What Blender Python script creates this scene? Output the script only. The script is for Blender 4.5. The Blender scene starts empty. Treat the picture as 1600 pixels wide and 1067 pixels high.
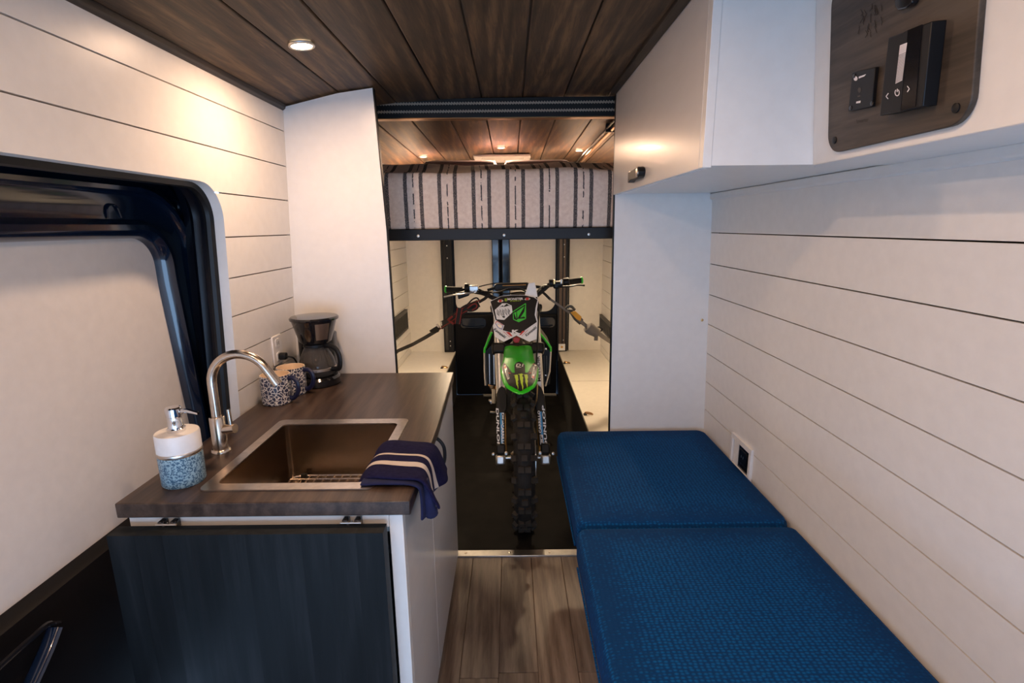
import bpy, bmesh, math, random
from mathutils import Vector, Matrix, Euler
from mathutils.geometry import tessellate_polygon
random.seed(7)
S = bpy.context.scene
COL = S.collection

# ------------------------------------------------------------------ camera
F_PX, CX, CY, CAM_H = 812.0, 800.0, 533.5, 1.45
cam_d = bpy.data.cameras.new('camera')
cam_d.sensor_width = 36.0
cam_d.lens = 36.0 * F_PX / 1600.0
cam_d.clip_start = 0.02
cam = bpy.data.objects.new('camera', cam_d)
COL.objects.link(cam)
CAM_R = Matrix.Rotation(math.radians(90 - 12.5), 3, 'X') @ Matrix.Rotation(math.radians(-0.6), 3, 'Z')
cam.location = (0, 0, CAM_H)
cam.rotation_euler = CAM_R.to_euler()
S.camera = cam

# ------------------------------------------------------------------ daylight, exposure
W = bpy.data.worlds.new('daylight')
S.world = W
W.use_nodes = True
wb = W.node_tree.nodes['Background']
wb.inputs['Color'].default_value = (0.40, 0.64, 1.0, 1)
wb.inputs['Strength'].default_value = 5.4
# the open cab at the front of the van lets the daylight in (a portal only guides sampling)
pl = bpy.data.lights.new('cab_daylight_portal', 'AREA')
pl.shape = 'RECTANGLE'; pl.size = 1.6; pl.size_y = .8
pl.cycles.is_portal = True
po = bpy.data.objects.new('cab_daylight_portal', pl)
po.location = (0, -1.42, .70); po.rotation_euler = (math.radians(90), 0, math.radians(0))
po.rotation_euler = Vector((0, -1, 0)).to_track_quat('Z', 'Y').to_euler()
COL.objects.link(po)
vs = S.view_settings
vs.view_transform = 'Standard'; vs.look = 'None'; vs.exposure = 0.25; vs.gamma = 1.0
vs.use_curve_mapping = False
PUCK_W = 4.5
PUCK_COL = (1.0, 0.65, 0.42)

# ------------------------------------------------------------------ helpers
CAMP = Vector((0, 0, CAM_H))
def ray(u, v):
    return CAM_R @ Vector(((u - CX) / F_PX, -(v - CY) / F_PX, -1.0))
def onY(u, v, y):
    d = ray(u, v); return CAMP + d * (y / d.y)
def onX(u, v, x):
    d = ray(u, v); return CAMP + d * (x / d.x)
def onZ(u, v, z):
    d = ray(u, v); return CAMP + d * ((z - CAM_H) / d.z)
def onP(u, v, p, n):
    d = ray(u, v); return CAMP + d * ((Vector(p) - CAMP).dot(Vector(n)) / d.dot(Vector(n)))

WL = {}
def wloc(o):
    return WL.get(o.name, Vector((0, 0, 0)))

def tag(o, label=None, cat=None, group=None, kind=None):
    if label: o['label'] = label
    if cat: o['category'] = cat
    if group: o['group'] = group
    if kind: o['kind'] = kind
    return o

def thing(name, loc, label, cat, group=None):
    o = bpy.data.objects.new(name, None)
    o.empty_display_size = 0.05
    COL.objects.link(o)
    o.location = loc
    WL[o.name] = Vector(loc)
    return tag(o, label, cat, group)

class MB:
    def __init__(self):
        self.v = []; self.f = []; self.uv = None
    def add(self, vs, fs):
        n = len(self.v)
        self.v += [Vector(p) for p in vs]
        self.f += [tuple(i + n for i in f) for f in fs]
        return self
    def box(self, a, b, m=None):
        (x0, y0, z0), (x1, y1, z1) = a, b
        vs = [Vector(p) for p in ((x0,y0,z0),(x1,y0,z0),(x1,y1,z0),(x0,y1,z0),(x0,y0,z1),(x1,y0,z1),(x1,y1,z1),(x0,y1,z1))]
        if m: vs = [m @ p for p in vs]
        return self.add(vs, [(0,3,2,1),(4,5,6,7),(0,1,5,4),(1,2,6,5),(2,3,7,6),(3,0,4,7)])
    def cbox(self, c, s, rot=None):
        c = Vector(c); h = Vector(s) / 2
        m = Matrix.Translation(c) @ (rot.to_4x4() if rot else Matrix.Identity(4))
        return self.box(-h, h, m)
    def prism(self, pts, d):
        """pts: list of 3D points (planar polygon); d: extrusion vector"""
        n = len(pts); d = Vector(d)
        vs = [Vector(p) for p in pts] + [Vector(p) + d for p in pts]
        fs = [tuple(range(n))[::-1], tuple(range(n, 2*n))]
        fs += [(i, (i+1) % n, n + (i+1) % n, n + i) for i in range(n)]
        return self.add(vs, fs)
    def tube(self, path, r, seg=10, cap=True, flat=None):
        path = [Vector(p) for p in path]
        n = len(path); rr = r if isinstance(r, (list, tuple)) else [r] * n
        vs = []; fs = []
        up = None
        for i, p in enumerate(path):
            t = (path[min(i+1, n-1)] - path[max(i-1, 0)]).normalized()
            if up is None:
                up = Vector((0,0,1)) if abs(t.z) < 0.9 else Vector((0,1,0))
            side = t.cross(up)
            if side.length < 1e-6: side = t.cross(Vector((1,0,0)))
            side.normalize(); up = side.cross(t).normalized()
            for k in range(seg):
                a = 2*math.pi*k/seg
                s2 = (flat or 1.0)
                vs.append(p + (side*math.cos(a) + up*math.sin(a)*s2) * rr[i])
        for i in range(n-1):
            for k in range(seg):
                k2 = (k+1) % seg
                fs.append((i*seg+k, (i+1)*seg+k, (i+1)*seg+k2, i*seg+k2))
        if cap:
            fs.append(tuple(range(seg)))
            fs.append(tuple(range((n-1)*seg, n*seg))[::-1])
        return self.add(vs, fs)
    def lathe(self, prof, c=(0,0,0), seg=28, axis=None, caps=True):
        """prof: list of (r, h) from bottom to top"""
        c = Vector(c); vs = []; fs = []
        q = Vector((0,0,1)).rotation_difference(Vector(axis).normalized()) if axis else None
        for r, h in prof:
            for k in range(seg):
                a = 2*math.pi*k/seg
                p = Vector((r*math.cos(a), r*math.sin(a), h))
                if q: p = q @ p
                vs.append(c + p)
        m = len(prof)
        for i in range(m-1):
            for k in range(seg):
                k2 = (k+1) % seg
                fs.append((i*seg+k, i*seg+k2, (i+1)*seg+k2, (i+1)*seg+k))
        if caps and prof[0][0] > 1e-5: fs.append(tuple(range(seg))[::-1])
        if caps and prof[-1][0] > 1e-5: fs.append(tuple(range((m-1)*seg, m*seg)))
        return self.add(vs, fs)
    def grid(self, rows):
        n = len(rows); m = len(rows[0])
        vs = [p for r in rows for p in r]
        return self.add(vs, [(i*m+j, i*m+j+1, (i+1)*m+j+1, (i+1)*m+j) for i in range(n-1) for j in range(m-1)])
    def sweep(self, path, prof, dirs, closed=False):
        """path: 3D points; prof: (o, x) pairs; dirs: offset direction per point; x along world X"""
        rows = []
        for p, d in zip(path, dirs):
            rows.append([Vector(p) + Vector(d)*o + Vector((x, 0, 0)) for o, x in prof])
        return self.grid(rows)
    def mesh(self, name, org):
        me = bpy.data.meshes.new(name)
        me.from_pydata([tuple(p - org) for p in self.v], [], self.f)
        me.update()
        bm = bmesh.new(); bm.from_mesh(me)
        bmesh.ops.remove_doubles(bm, verts=bm.verts, dist=1e-6)
        bmesh.ops.recalc_face_normals(bm, faces=bm.faces)
        bm.to_mesh(me); bm.free()
        return me
    def build(self, name, mat, parent=None, smooth=False, bev=0, seg=2, org=None, solid=0, sub=0, ang=40):
        if org is None:
            lo = Vector([min(p[i] for p in self.v) for i in range(3)]); hi = Vector([max(p[i] for p in self.v) for i in range(3)])
            org = (lo + hi) / 2
        org = Vector(org)
        me = self.mesh(name, org)
        me.materials.append(mat)
        o = bpy.data.objects.new(name, me)
        COL.objects.link(o)
        WL[o.name] = org
        if parent:
            o.parent = parent; o.location = org - wloc(parent)
        else:
            o.location = org
        if solid:
            md = o.modifiers.new('solid', 'SOLIDIFY'); md.thickness = solid; md.offset = 0
        if bev:
            md = o.modifiers.new('bevel', 'BEVEL'); md.width = bev; md.segments = seg; md.limit_method = 'ANGLE'; md.angle_limit = math.radians(ang)
        if sub:
            md = o.modifiers.new('sub', 'SUBSURF'); md.levels = sub; md.render_levels = sub
        if smooth or bev or sub:
            for p in me.polygons: p.use_smooth = True
            if not sub:
                try: me.set_sharp_from_angle(angle=math.radians(38))
                except Exception: pass
        return o

def inst(me, name, loc, parent=None, rot=(0,0,0), scale=(1,1,1)):
    o = bpy.data.objects.new(name, me)
    COL.objects.link(o)
    WL[o.name] = Vector(loc)
    o.parent = parent
    o.location = Vector(loc) - (wloc(parent) if parent else Vector())
    o.rotation_euler = rot; o.scale = scale
    return o

def arc(c, r, a0, a1, n):
    return [(c[0] + r*math.cos(a0 + (a1-a0)*i/n), c[1] + r*math.sin(a0 + (a1-a0)*i/n)) for i in range(n+1)]
def rrect(x0, y0, x1, y1, r, n=6):
    H = math.pi/2
    return arc((x1-r, y1-r), r, 0, H, n) + arc((x0+r, y1-r), r, H, 2*H, n) + arc((x0+r, y0+r), r, 2*H, 3*H, n) + arc((x1-r, y0+r), r, 3*H, 4*H, n)
def bez(pts, n=8):
    """Catmull-Rom through pts"""
    P = [Vector(p) for p in pts]; P = [2*P[0]-P[1]] + P + [2*P[-1]-P[-2]]
    out = []
    for i in range(1, len(P)-2):
        for k in range(n):
            t = k/n
            out.append(0.5*((2*P[i]) + (-P[i-1]+P[i+1])*t + (2*P[i-1]-5*P[i]+4*P[i+1]-P[i+2])*t*t + (-P[i-1]+3*P[i]-3*P[i+1]+P[i+2])*t**3))
    out.append(P[-2]); return out

# ------------------------------------------------------------------ materials
def new_mat(name):
    m = bpy.data.materials.new(name); m.use_nodes = True
    nt = m.node_tree; b = nt.nodes['Principled BSDF']
    return m, nt, b
def N(nt, t, **kw):
    n = nt.nodes.new(t)
    for k, v in kw.items(): setattr(n, k, v)
    return n
def ramp(nt, fac, stops):
    r = N(nt, 'ShaderNodeValToRGB')
    e = r.color_ramp.elements
    while len(e) > 1: e.remove(e[0])
    e[0].position = stops[0][0]; e[0].color = (*stops[0][1], 1)
    for p, c in stops[1:]:
        x = e.new(p); x.color = (*c, 1)
    nt.links.new(fac, r.inputs['Fac'])
    return r.outputs['Color']
def coords(nt, scale=(1,1,1), rnd=False):
    tc = N(nt, 'ShaderNodeTexCoord'); mp = N(nt, 'ShaderNodeMapping')
    mp.inputs['Scale'].default_value = scale
    nt.links.new(tc.outputs['Object'], mp.inputs['Vector'])
    if rnd:
        oi = N(nt, 'ShaderNodeObjectInfo'); mu = N(nt, 'ShaderNodeMath', operation='MULTIPLY'); mu.inputs[1].default_value = 37.0
        nt.links.new(oi.outputs['Random'], mu.inputs[0])
        cx = N(nt, 'ShaderNodeCombineXYZ')
        for i in range(3): nt.links.new(mu.outputs[0], cx.inputs[i])
        nt.links.new(cx.outputs[0], mp.inputs['Location'])
        return mp.outputs['Vector'], oi.outputs['Random']
    return mp.outputs['Vector']
def noise(nt, vec, scale, detail=3, rough=.55, dist=0):
    n = N(nt, 'ShaderNodeTexNoise')
    n.inputs['Scale'].default_value = scale; n.inputs['Detail'].default_value = detail
    n.inputs['Roughness'].default_value = rough; n.inputs['Distortion'].default_value = dist
    nt.links.new(vec, n.inputs['Vector'])
    return n.outputs['Fac']
def bump(nt, b, h, strength, dist=0.002):
    n = N(nt, 'ShaderNodeBump'); n.inputs['Strength'].default_value = strength; n.inputs['Distance'].default_value = dist
    nt.links.new(h, n.inputs['Height']); nt.links.new(n.outputs['Normal'], b.inputs['Normal'])
def mixc(nt, fac, a, b, mode='MIX'):
    m = N(nt, 'ShaderNodeMix', data_type='RGBA', blend_type=mode)
    if isinstance(fac, (int, float)): m.inputs[0].default_value = fac
    else: nt.links.new(fac, m.inputs[0])
    for s, x in ((6, a), (7, b)):
        if isinstance(x, tuple): m.inputs[s].default_value = (*x, 1)
        else: nt.links.new(x, m.inputs[s])
    return m.outputs[2]
def mathn(nt, op, a, b=None):
    m = N(nt, 'ShaderNodeMath', operation=op)
    for i, x in enumerate((a, b)):
        if x is None: continue
        if isinstance(x, (int, float)): m.inputs[i].default_value = x
        else: nt.links.new(x, m.inputs[i])
    return m.outputs[0]

def pm(name, col, rough=.5, metal=0, var=.06, scale=30, bmp=0, bscale=200, coat=0, spec=None, stretch=(1,1,1), emit=None, es=0):
    m, nt, b = new_mat(name)
    v = coords(nt, stretch)
    f = noise(nt, v, scale)
    lo = tuple(max(0, c*(1-var)) for c in col); hi = tuple(min(1, c*(1+var)) for c in col)
    nt.links.new(ramp(nt, f, [(.3, lo), (.7, hi)]), b.inputs['Base Color'])
    b.inputs['Roughness'].default_value = rough; b.inputs['Metallic'].default_value = metal
    if coat: b.inputs['Coat Weight'].default_value = coat; b.inputs['Coat Roughness'].default_value = .06
    if spec is not None: b.inputs['Specular IOR Level'].default_value = spec
    if bmp: bump(nt, b, noise(nt, v, bscale, 2), bmp, .001)
    if emit: b.inputs['Emission Color'].default_value = (*emit, 1); b.inputs['Emission Strength'].default_value = es
    return m

def wood(name, dark, mid, light, along=1, rough=.55, fine=110, spread=.35, bmp=.35, streak=1.0):
    m, nt, b = new_mat(name)
    sc = [1.0, 1.0, 1.0]; sc[along] = 0.07
    v, rnd = coords(nt, tuple(sc), True)
    n1 = noise(nt, v, 15*streak, 5, .6, 1.0)
    n2 = noise(nt, v, fine, 3, .7, .4)
    w = N(nt, 'ShaderNodeTexWave', wave_type='RINGS', rings_direction='Z' if along != 2 else 'X')
    w.inputs['Scale'].default_value = 9*streak; w.inputs['Distortion'].default_value = 7; w.inputs['Detail'].default_value = 2
    w.inputs['Detail Scale'].default_value = 1.2
    nt.links.new(v, w.inputs['Vector'])
    f = mathn(nt, 'ADD', mathn(nt, 'MULTIPLY', n1, .46), mathn(nt, 'ADD', mathn(nt, 'MULTIPLY', n2, .42), mathn(nt, 'MULTIPLY', w.outputs['Fac'], .12)))
    c = ramp(nt, f, [(.37, dark), (.5, mid), (.64, light)])
    hv = N(nt, 'ShaderNodeHueSaturation')
    nt.links.new(c, hv.inputs['Color'])
    nt.links.new(mathn(nt, 'ADD', mathn(nt, 'MULTIPLY', rnd, spread), 1 - spread/2), hv.inputs['Value'])
    nt.links.new(hv.outputs[0], b.inputs['Base Color'])
    b.inputs['Roughness'].default_value = rough
    bump(nt, b, f, bmp, .0015)
    return m

M = {}
M['white'] = pm('white_paint', (.80, .78, .75), .32, var=.02, bmp=.03, bscale=300)
M['wall'] = pm('shiplap_paint', (.80, .77, .73), .34, spec=.3, var=.025, bmp=.04, bscale=260)
M['cream'] = pm('cream_laminate', (.78, .73, .64), .4, var=.03)
M['gloss_white'] = pm('gloss_white_door', (.74, .71, .68), .27, spec=.35, var=.02, bmp=.05, bscale=120, stretch=(1, .3, 1), coat=.3)
M['backing'] = pm('plywood_backing', (.18, .12, .08), .8)
M['ceil'] = wood('stained_ceiling_wood', (.014, .007, .003), (.052, .026, .011), (.145, .078, .034), 1, .55, spread=.35)
M['ceil_trim'] = wood('dark_trim_wood', (.012, .008, .006), (.03, .02, .014), (.06, .04, .027), 1, .5)
M['floor'] = wood('grey_oak_plank', (.11, .076, .055), (.18, .132, .098), (.25, .19, .145), 1, .45, spread=.3, bmp=.2)
M['counter'] = wood('walnut_laminate', (.026, .015, .010), (.050, .031, .022), (.085, .056, .040), 1, .36, fine=90, bmp=.08, spread=.1)
M['leaf'] = wood('dark_butcher_block', (.004, .006, .0075), (.0065, .009, .011), (.013, .016, .019), 2, .55, fine=60, bmp=.04, streak=1.2, spread=.40)
M['door_black'] = pm('door_trim_black', (.004, .0035, .004), .5, spec=.15)
M['black'] = pm('satin_black', (.008, .008, .009), .42, spec=.3)
M['black_gloss'] = pm('gloss_black', (.008, .008, .010), .12, coat=.3)
M['rubber'] = pm('black_rubber', (.014, .012, .010), .75, spec=.25, var=.3, bmp=.3, bscale=150)
M['mat'] = pm('rubber_mat', (.007, .006, .005), .75, var=.35, scale=14, bmp=.4, bscale=400, spec=.2)
M['navy'] = pm('navy_body_paint', (.003, .009, .024), .16, var=.1, coat=.5)
M['navy_dark'] = pm('door_dark_paint', (.003, .004, .008), .35, var=.2, spec=.2)
M['steel'] = pm('brushed_steel', (.62, .55, .48), .28, 1, var=.1, scale=60, stretch=(1, 1, .1))
M['basin'] = pm('sink_steel', (.36, .29, .23), .22, 1, var=.12, scale=12, stretch=(.3, 1, 2.5))
M['nickel'] = pm('brushed_nickel', (.66, .57, .48), .22, 1, var=.06, scale=80)
M['chrome'] = pm('chrome', (.8, .8, .82), .06, 1, var=.02)
M['alu'] = pm('aluminium', (.55, .53, .50), .35, 1, var=.1)
M['silver_paint'] = pm('silver_fork', (.62, .60, .58), .3, .7, var=.05)
M['green'] = pm('bike_green', (.02, .50, .008), .38, var=.06, coat=.1)
M['lime'] = pm('lime_print', (.42, .62, .02), .45)
M['vgreen'] = pm('sticker_green', (.03, .55, .03), .4)
M['bike_black'] = pm('black_plastic', (.008, .007, .006), .45, var=.2, spec=.25)
M['bike_white'] = pm('white_plastic', (.82, .80, .77), .35)
M['red'] = pm('red_print', (.55, .03, .02), .45)
M['redweb'] = pm('red_webbing', (.20, .018, .013), .8, bmp=.6, bscale=500)
M['blackweb'] = pm('black_webbing', (.018, .016, .015), .85, bmp=.6, bscale=500)
M['greyweb'] = pm('grey_webbing', (.16, .145, .13), .85, bmp=.6, bscale=500)
M['yellow'] = pm('yellow_buckle', (.62, .30, .03), .5)
M['bluep'] = pm('blue_print', (.03, .30, .62), .45)
M['navyp'] = pm('navy_print', (.03, .04, .25), .45)
M['bronze'] = pm('bronze_metal', (.42, .24, .11), .3, 1)
M['pillow'] = pm('mauve_pillow', (.27, .19, .20), .9, var=.15, scale=60, bmp=.5, bscale=250)
M['belt'] = pm('toothed_belt', (.30, .25, .195), .6)
M['knob'] = pm('dusty_rubber', (.034, .027, .020), .85, var=.5, scale=8, spec=.3)
M['dark_bronze'] = pm('dark_bronze', (.10, .07, .05), .4, .8)
M['soap_white'] = pm('soap_white', (.80, .78, .76), .35)
M['mug_in'] = pm('mug_cream', (.85, .68, .50), .35)
M['mug_navy'] = pm('mug_handle_navy', (.006, .009, .042), .3)
M['plate_wood'] = wood('grey_wood_laminate', (.028, .020, .014), (.055, .040, .029), (.088, .066, .048), 1, .5, fine=80, bmp=.1, spread=.05)
M['engrave'] = pm('engraved_dark', (.022, .016, .012), .7)
M['display'] = pm('display_white', (.75, .72, .74), .4)
M['pane'] = pm('white_vinyl_panel', (.72, .68, .64), .42, var=.03, bmp=.08, bscale=500)
M['brass'] = pm('brass', (.55, .36, .15), .3, 1)
M['vent'] = pm('vent_plastic', (.05, .047, .042), .5)
M['leaf'].node_tree.nodes['Principled BSDF'].inputs['Specular IOR Level'].default_value = .2
m, nt, b = new_mat('carafe_glass')
b.inputs['Base Color'].default_value = (.30, .27, .25, 1); b.inputs['Roughness'].default_value = .04
b.inputs['Transmission Weight'].default_value = .55; b.inputs['IOR'].default_value = 1.3
nt.links.new(ramp(nt, noise(nt, coords(nt), 20), [(.3, (.10, .09, .085)), (.7, (.14, .13, .12))]), b.inputs['Base Color'])
M['glass_dark'] = m
# puck lens
m, nt, b = new_mat('led_lens')
b.inputs['Base Color'].default_value = (1, .95, .85, 1)
nt.links.new(ramp(nt, noise(nt, coords(nt), 40), [(.2, (.98, .70, .42)), (.8, (1, .78, .52))]), b.inputs['Emission Color'])
b.inputs['Emission Strength'].default_value = 14
M['lens'] = m
# cushion weave
m, nt, b = new_mat('blue_woven_fabric')
v = coords(nt, (1.0, 1.45, 1.0))
vo = N(nt, 'ShaderNodeTexVoronoi'); vo.inputs['Scale'].default_value = 85; vo.inputs['Randomness'].default_value = .32
nt.links.new(v, vo.inputs['Vector'])
c = ramp(nt, vo.outputs['Distance'], [(.15, (.0003, .105, .33)), (.50, (.0002, .036, .135))])
nt.links.new(mixc(nt, mathn(nt, 'MULTIPLY', noise(nt, coords(nt), 7, 4), .35), c, (.002, .03, .12)), b.inputs['Base Color'])
b.inputs['Roughness'].default_value = .88
b.inputs['Specular IOR Level'].default_value = .15
bump(nt, b, mathn(nt, 'SUBTRACT', 1.0, vo.outputs['Distance']), .8, .003)
M['cushion'] = m
# blanket stripes along x
m, nt, b = new_mat('striped_blanket')
tc = N(nt, 'ShaderNodeTexCoord'); sx = N(nt, 'ShaderNodeSeparateXYZ')
nt.links.new(tc.outputs['UV'], sx.inputs[0])
PER = .1485
ph = mathn(nt, 'MODULO', mathn(nt, 'ADD', sx.outputs[0], 10*PER), PER)
wob = mathn(nt, 'MULTIPLY', mathn(nt, 'SUBTRACT', noise(nt, tc.outputs['UV'], 180, 2), .5), .006)
ph = mathn(nt, 'ADD', ph, wob)
def band(c0, w):
    d = mathn(nt, 'ABSOLUTE', mathn(nt, 'SUBTRACT', ph, c0))
    return mathn(nt, 'LESS_THAN', d, w/2)
thick = mathn(nt, 'MAXIMUM', band(.030, .0165), band(.098, .0165))
wv = noise(nt, tc.outputs['UV'], 420, 1)
thick = mathn(nt, 'MULTIPLY', thick, mathn(nt, 'GREATER_THAN', wv, .36))
dash = mathn(nt, 'GREATER_THAN', noise(nt, tc.outputs['UV'], 26, 2), .47)
thin = mathn(nt, 'MULTIPLY', band(.064, .0055), dash)
fac = mathn(nt, 'MAXIMUM', thick, thin)
base = ramp(nt, noise(nt, tc.outputs['UV'], 60, 3), [(.3, (.72, .58, .49)), (.7, (.85, .72, .62))])
nt.links.new(mixc(nt, fac, base, (.075, .068, .070)), b.inputs['Base Color'])
b.inputs['Roughness'].default_value = .95
bump(nt, b, noise(nt, tc.outputs['UV'], 350, 2), .5, .002)
M['blanket'] = m
# towel stripes by UV.y
m, nt, b = new_mat('navy_striped_towel')
tc = N(nt, 'ShaderNodeTexCoord'); sx = N(nt, 'ShaderNodeSeparateXYZ')
nt.links.new(tc.outputs['UV'], sx.inputs[0])
def tband(a, c):
    return mathn(nt, 'MULTIPLY', mathn(nt, 'GREATER_THAN', sx.outputs[1], a), mathn(nt, 'LESS_THAN', sx.outputs[1], c))
st = mathn(nt, 'MAXIMUM', tband(.40, .485), tband(.65, .735))
base = ramp(nt, noise(nt, tc.outputs['UV'], 30, 4), [(.3, (.008, .008, .036)), (.7, (.016, .015, .056))])
nt.links.new(mixc(nt, st, base, (.62, .55, .50)), b.inputs['Base Color'])
b.inputs['Roughness'].default_value = .95; b.inputs['Specular IOR Level'].default_value = .1
bump(nt, b, noise(nt, coords(nt), 600, 2), .8, .003)
M['towel'] = m
# speckled stone (soap bottle) and mug print
def speckle(name, a, c, scale, thr, rough=.4):
    m, nt, b = new_mat(name)
    f = noise(nt, coords(nt), scale, 2, .6)
    nt.links.new(ramp(nt, f, [(thr-.06, a), (thr+.04, c)]), b.inputs['Base Color'])
    b.inputs['Roughness'].default_value = rough
    return m
M['soap_blue'] = speckle('speckled_blue_resin', (.035, .10, .17), (.30, .44, .50), 260, .5)
m, nt, b = new_mat('mug_leaf_print')
vo = N(nt, 'ShaderNodeTexVoronoi', feature='DISTANCE_TO_EDGE'); vo.inputs['Scale'].default_value = 85
nz = N(nt, 'ShaderNodeTexNoise'); nz.inputs['Scale'].default_value = 60
tcv = coords(nt, (1, 1, 1))
nt.links.new(tcv, nz.inputs['Vector'])
vm = N(nt, 'ShaderNodeVectorMath', operation='MULTIPLY_ADD'); vm.inputs[1].default_value = (.012, .012, .012)
nt.links.new(nz.outputs['Color'], vm.inputs[0]); nt.links.new(tcv, vm.inputs[2])
nt.links.new(vm.outputs[0], vo.inputs['Vector'])
nt.links.new(ramp(nt, vo.outputs['Distance'], [(.045, (.72, .68, .64)), (.10, (.02, .025, .06))]), b.inputs['Base Color'])
b.inputs['Roughness'].default_value = .3
M['mug_print'] = m

# ------------------------------------------------------------------ text and decals
def text_geo(s, bold=.0):
    cu = bpy.data.curves.new('t', 'FONT'); cu.body = s; cu.size = 1; cu.offset = bold; cu.resolution_u = 2
    ob = bpy.data.objects.new('t', cu); COL.objects.link(ob)
    dg = bpy.context.evaluated_depsgraph_get(); dg.update()
    me = ob.evaluated_get(dg).to_mesh()
    vs = [(v.co.x, v.co.y) for v in me.vertices]; fs = [tuple(p.vertices) for p in me.polygons]
    bpy.data.objects.remove(ob); bpy.data.curves.remove(cu)
    x0 = min(p[0] for p in vs); x1 = max(p[0] for p in vs); y0 = min(p[1] for p in vs); y1 = max(p[1] for p in vs)
    return [((x-(x0+x1)/2)/(x1-x0), (y-(y0+y1)/2)/(y1-y0)) for x, y in vs], fs
def decal_text(name, s, mp, c, w, h, ang, mat, parent, off=.002, bold=.02, shear=0):
    """text w x h pixels-of-surface centred at c, rotated by ang (deg, ccw as seen), mapped by mp(u, v, off)"""
    vs, fs = text_geo(s, bold)
    ca, sa = math.cos(math.radians(ang)), math.sin(math.radians(ang))
    P = []
    for x, y in vs:
        x = x*w + shear*y*h; y = y*h
        P.append(mp(c[0] + x*ca - y*sa, c[1] - (x*sa + y*ca), off))
    return MB().add(P, fs).build(name, mat, parent)
def decal_poly(name, pts, mp, mat, parent, off=.001, thick=0):
    P = [mp(u, v, off) for u, v in pts]
    tri = tessellate_polygon([[Vector((u, v, 0)) for u, v in pts]])
    return MB().add(P, [tuple(t) for t in tri]).build(name, mat, parent)

# ------------------------------------------------------------------ structure
Y0 = -1.4                      # the open front of the living space, behind the camera
YL, YR, YB, YE = 2.015, 2.22, 2.33, 4.40
def xl(z): return -.862 + .045*(z - .88)        # left wall leans in a little
def xr(z): return .868 - .035*(z - .557)
def struct(mb, name, mat, label=None, **k):
    o = mb.build(name, mat, **k); tag(o, label=label, kind='structure'); return o

# floor with planks
floor = struct(MB().box((-1.05, Y0, -.05), (1.0, YE, -.006)), 'floor', M['backing'], 'grey brown oak plank floor of the van aisle')
edges = [-1.02, -.85, -.72, -.585, -.45, -.316, -.184, -.056, .076, .209, .34, .47, .6, .73, .86]
for i in range(len(edges)-1):
    cuts = [Y0] + sorted([1.45 - (0 if i % 2 else .02) - 1.2, 1.45 - (0 if i % 2 else .02)] if i in (6, 7, 9) else [.75 + .11*(i*3 % 5) - 1.2, .75 + .11*(i*3 % 5)]) + [2.075]
    cuts = [c for c in cuts if Y0 <= c <= 2.075]
    for a, b_ in zip(cuts, cuts[1:]):
        MB().box((edges[i]+.0008, a+.0008, -.006), (edges[i+1]-.0008, b_-.0008, 0)).build('floor_plank', M['floor'], floor, bev=.0012, seg=1)
mat_o = MB().box((-.52, 2.11, -.006), (.45, YE-.03, .004)).build('rubber_floor_mat', M['mat'], bev=.002)
tag(mat_o, 'black rubber mat under the dirt bike', 'mat')
st = struct(MB().box((-.42, 2.068, -.006), (.42, 2.112, .008)), 'trim_1', M['alu'], 'pale metal threshold strip between planks and rubber mat', bev=.002)
scr = MB().lathe([(.006, 0), (.006, .0012), (.003, .002)], seg=10)
scr_me = None
def screw(loc, parent, mat, axis=(0,0,1), r=.006, name='screw'):
    return MB().lathe([(r, 0), (r, r*.25), (r*.5, r*.4)], loc, 10, axis).build(name, mat, parent, smooth=True)
for x in (-.22, -.02, .16): screw((x, 2.09, .008), st, M['steel'])

# ceiling: planks along the van, slightly arched
CJ = [(-.835, 1.880), (-.62, 1.930), (-.462, 1.946), (-.287, 1.958), (-.113, 1.964), (.054, 1.968), (.225, 1.970), (.405, 1.970), (.58, 1.958), (.74, 1.925), (.90, 1.875)]
ceil = struct(MB().prism([(x, Y0, z+.014) for x, z in CJ] + [(.90, Y0, 2.05), (-.835, Y0, 2.05)], (0, YE-Y0, 0)), 'ceiling', M['backing'], 'dark stained wood plank ceiling of the van')
def ceil_z(x, y=0):
    z = CJ[-1][1]
    for (xa, za), (xb, zb) in zip(CJ, CJ[1:]):
        if xa <= x <= xb: z = za + (zb-za)*(x-xa)/(xb-xa)
    return z - max(0, y - YB)*.018
for (xa, za), (xb, zb) in zip(CJ, CJ[1:]):
    d = Vector((xb-xa, 0, zb-za)).normalized(); g = .0022
    nrm = Vector((-d.z, 0, d.x))
    a = Vector((xa, 0, za)) + d*g; b_ = Vector((xb, 0, zb)) - d*g
    for ya, yb in ((Y0, YB), (YB+.001, YE)):
        za2 = -max(0, ya-YB)*.018; zb2 = -max(0, yb-YB)*.018
        A = [a + Vector((0, ya, za2)), b_ + Vector((0, ya, za2)), b_ + Vector((0, ya, .012)), a + Vector((0, ya, .012))]
        B = [a + Vector((0, yb, zb2)), b_ + Vector((0, yb, zb2)), b_ + Vector((0, yb, .012)), a + Vector((0, yb, .012))]
        MB().add(A + B, [(0,1,2,3),(7,6,5,4),(0,4,5,1),(1,5,6,2),(2,6,7,3),(3,7,4,0)]).build('ceiling_plank', M['ceil'], ceil, bev=.0035, seg=2)
t = MB().prism([(-.834, Y0, 1.884), (-.834, Y0, 1.866), (-.820, Y0, 1.864), (-.808, Y0, 1.872), (-.804, Y0, 1.888)], (0, YL-Y0, 0))
struct(t, 'trim_2', M['ceil_trim'], 'dark wood trim along the ceiling edge above the sliding door wall', bev=.003)
t = MB().prism([(.418, Y0, 1.972), (.395, Y0, 1.972), (.395, Y0, 1.958), (.418, Y0, 1.95)], (0, 2.2-Y0, 0))
struct(t, 'trim_3', M['ceil_trim'], 'dark wood trim where ceiling meets the overhead cabinet', bev=.002)

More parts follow.
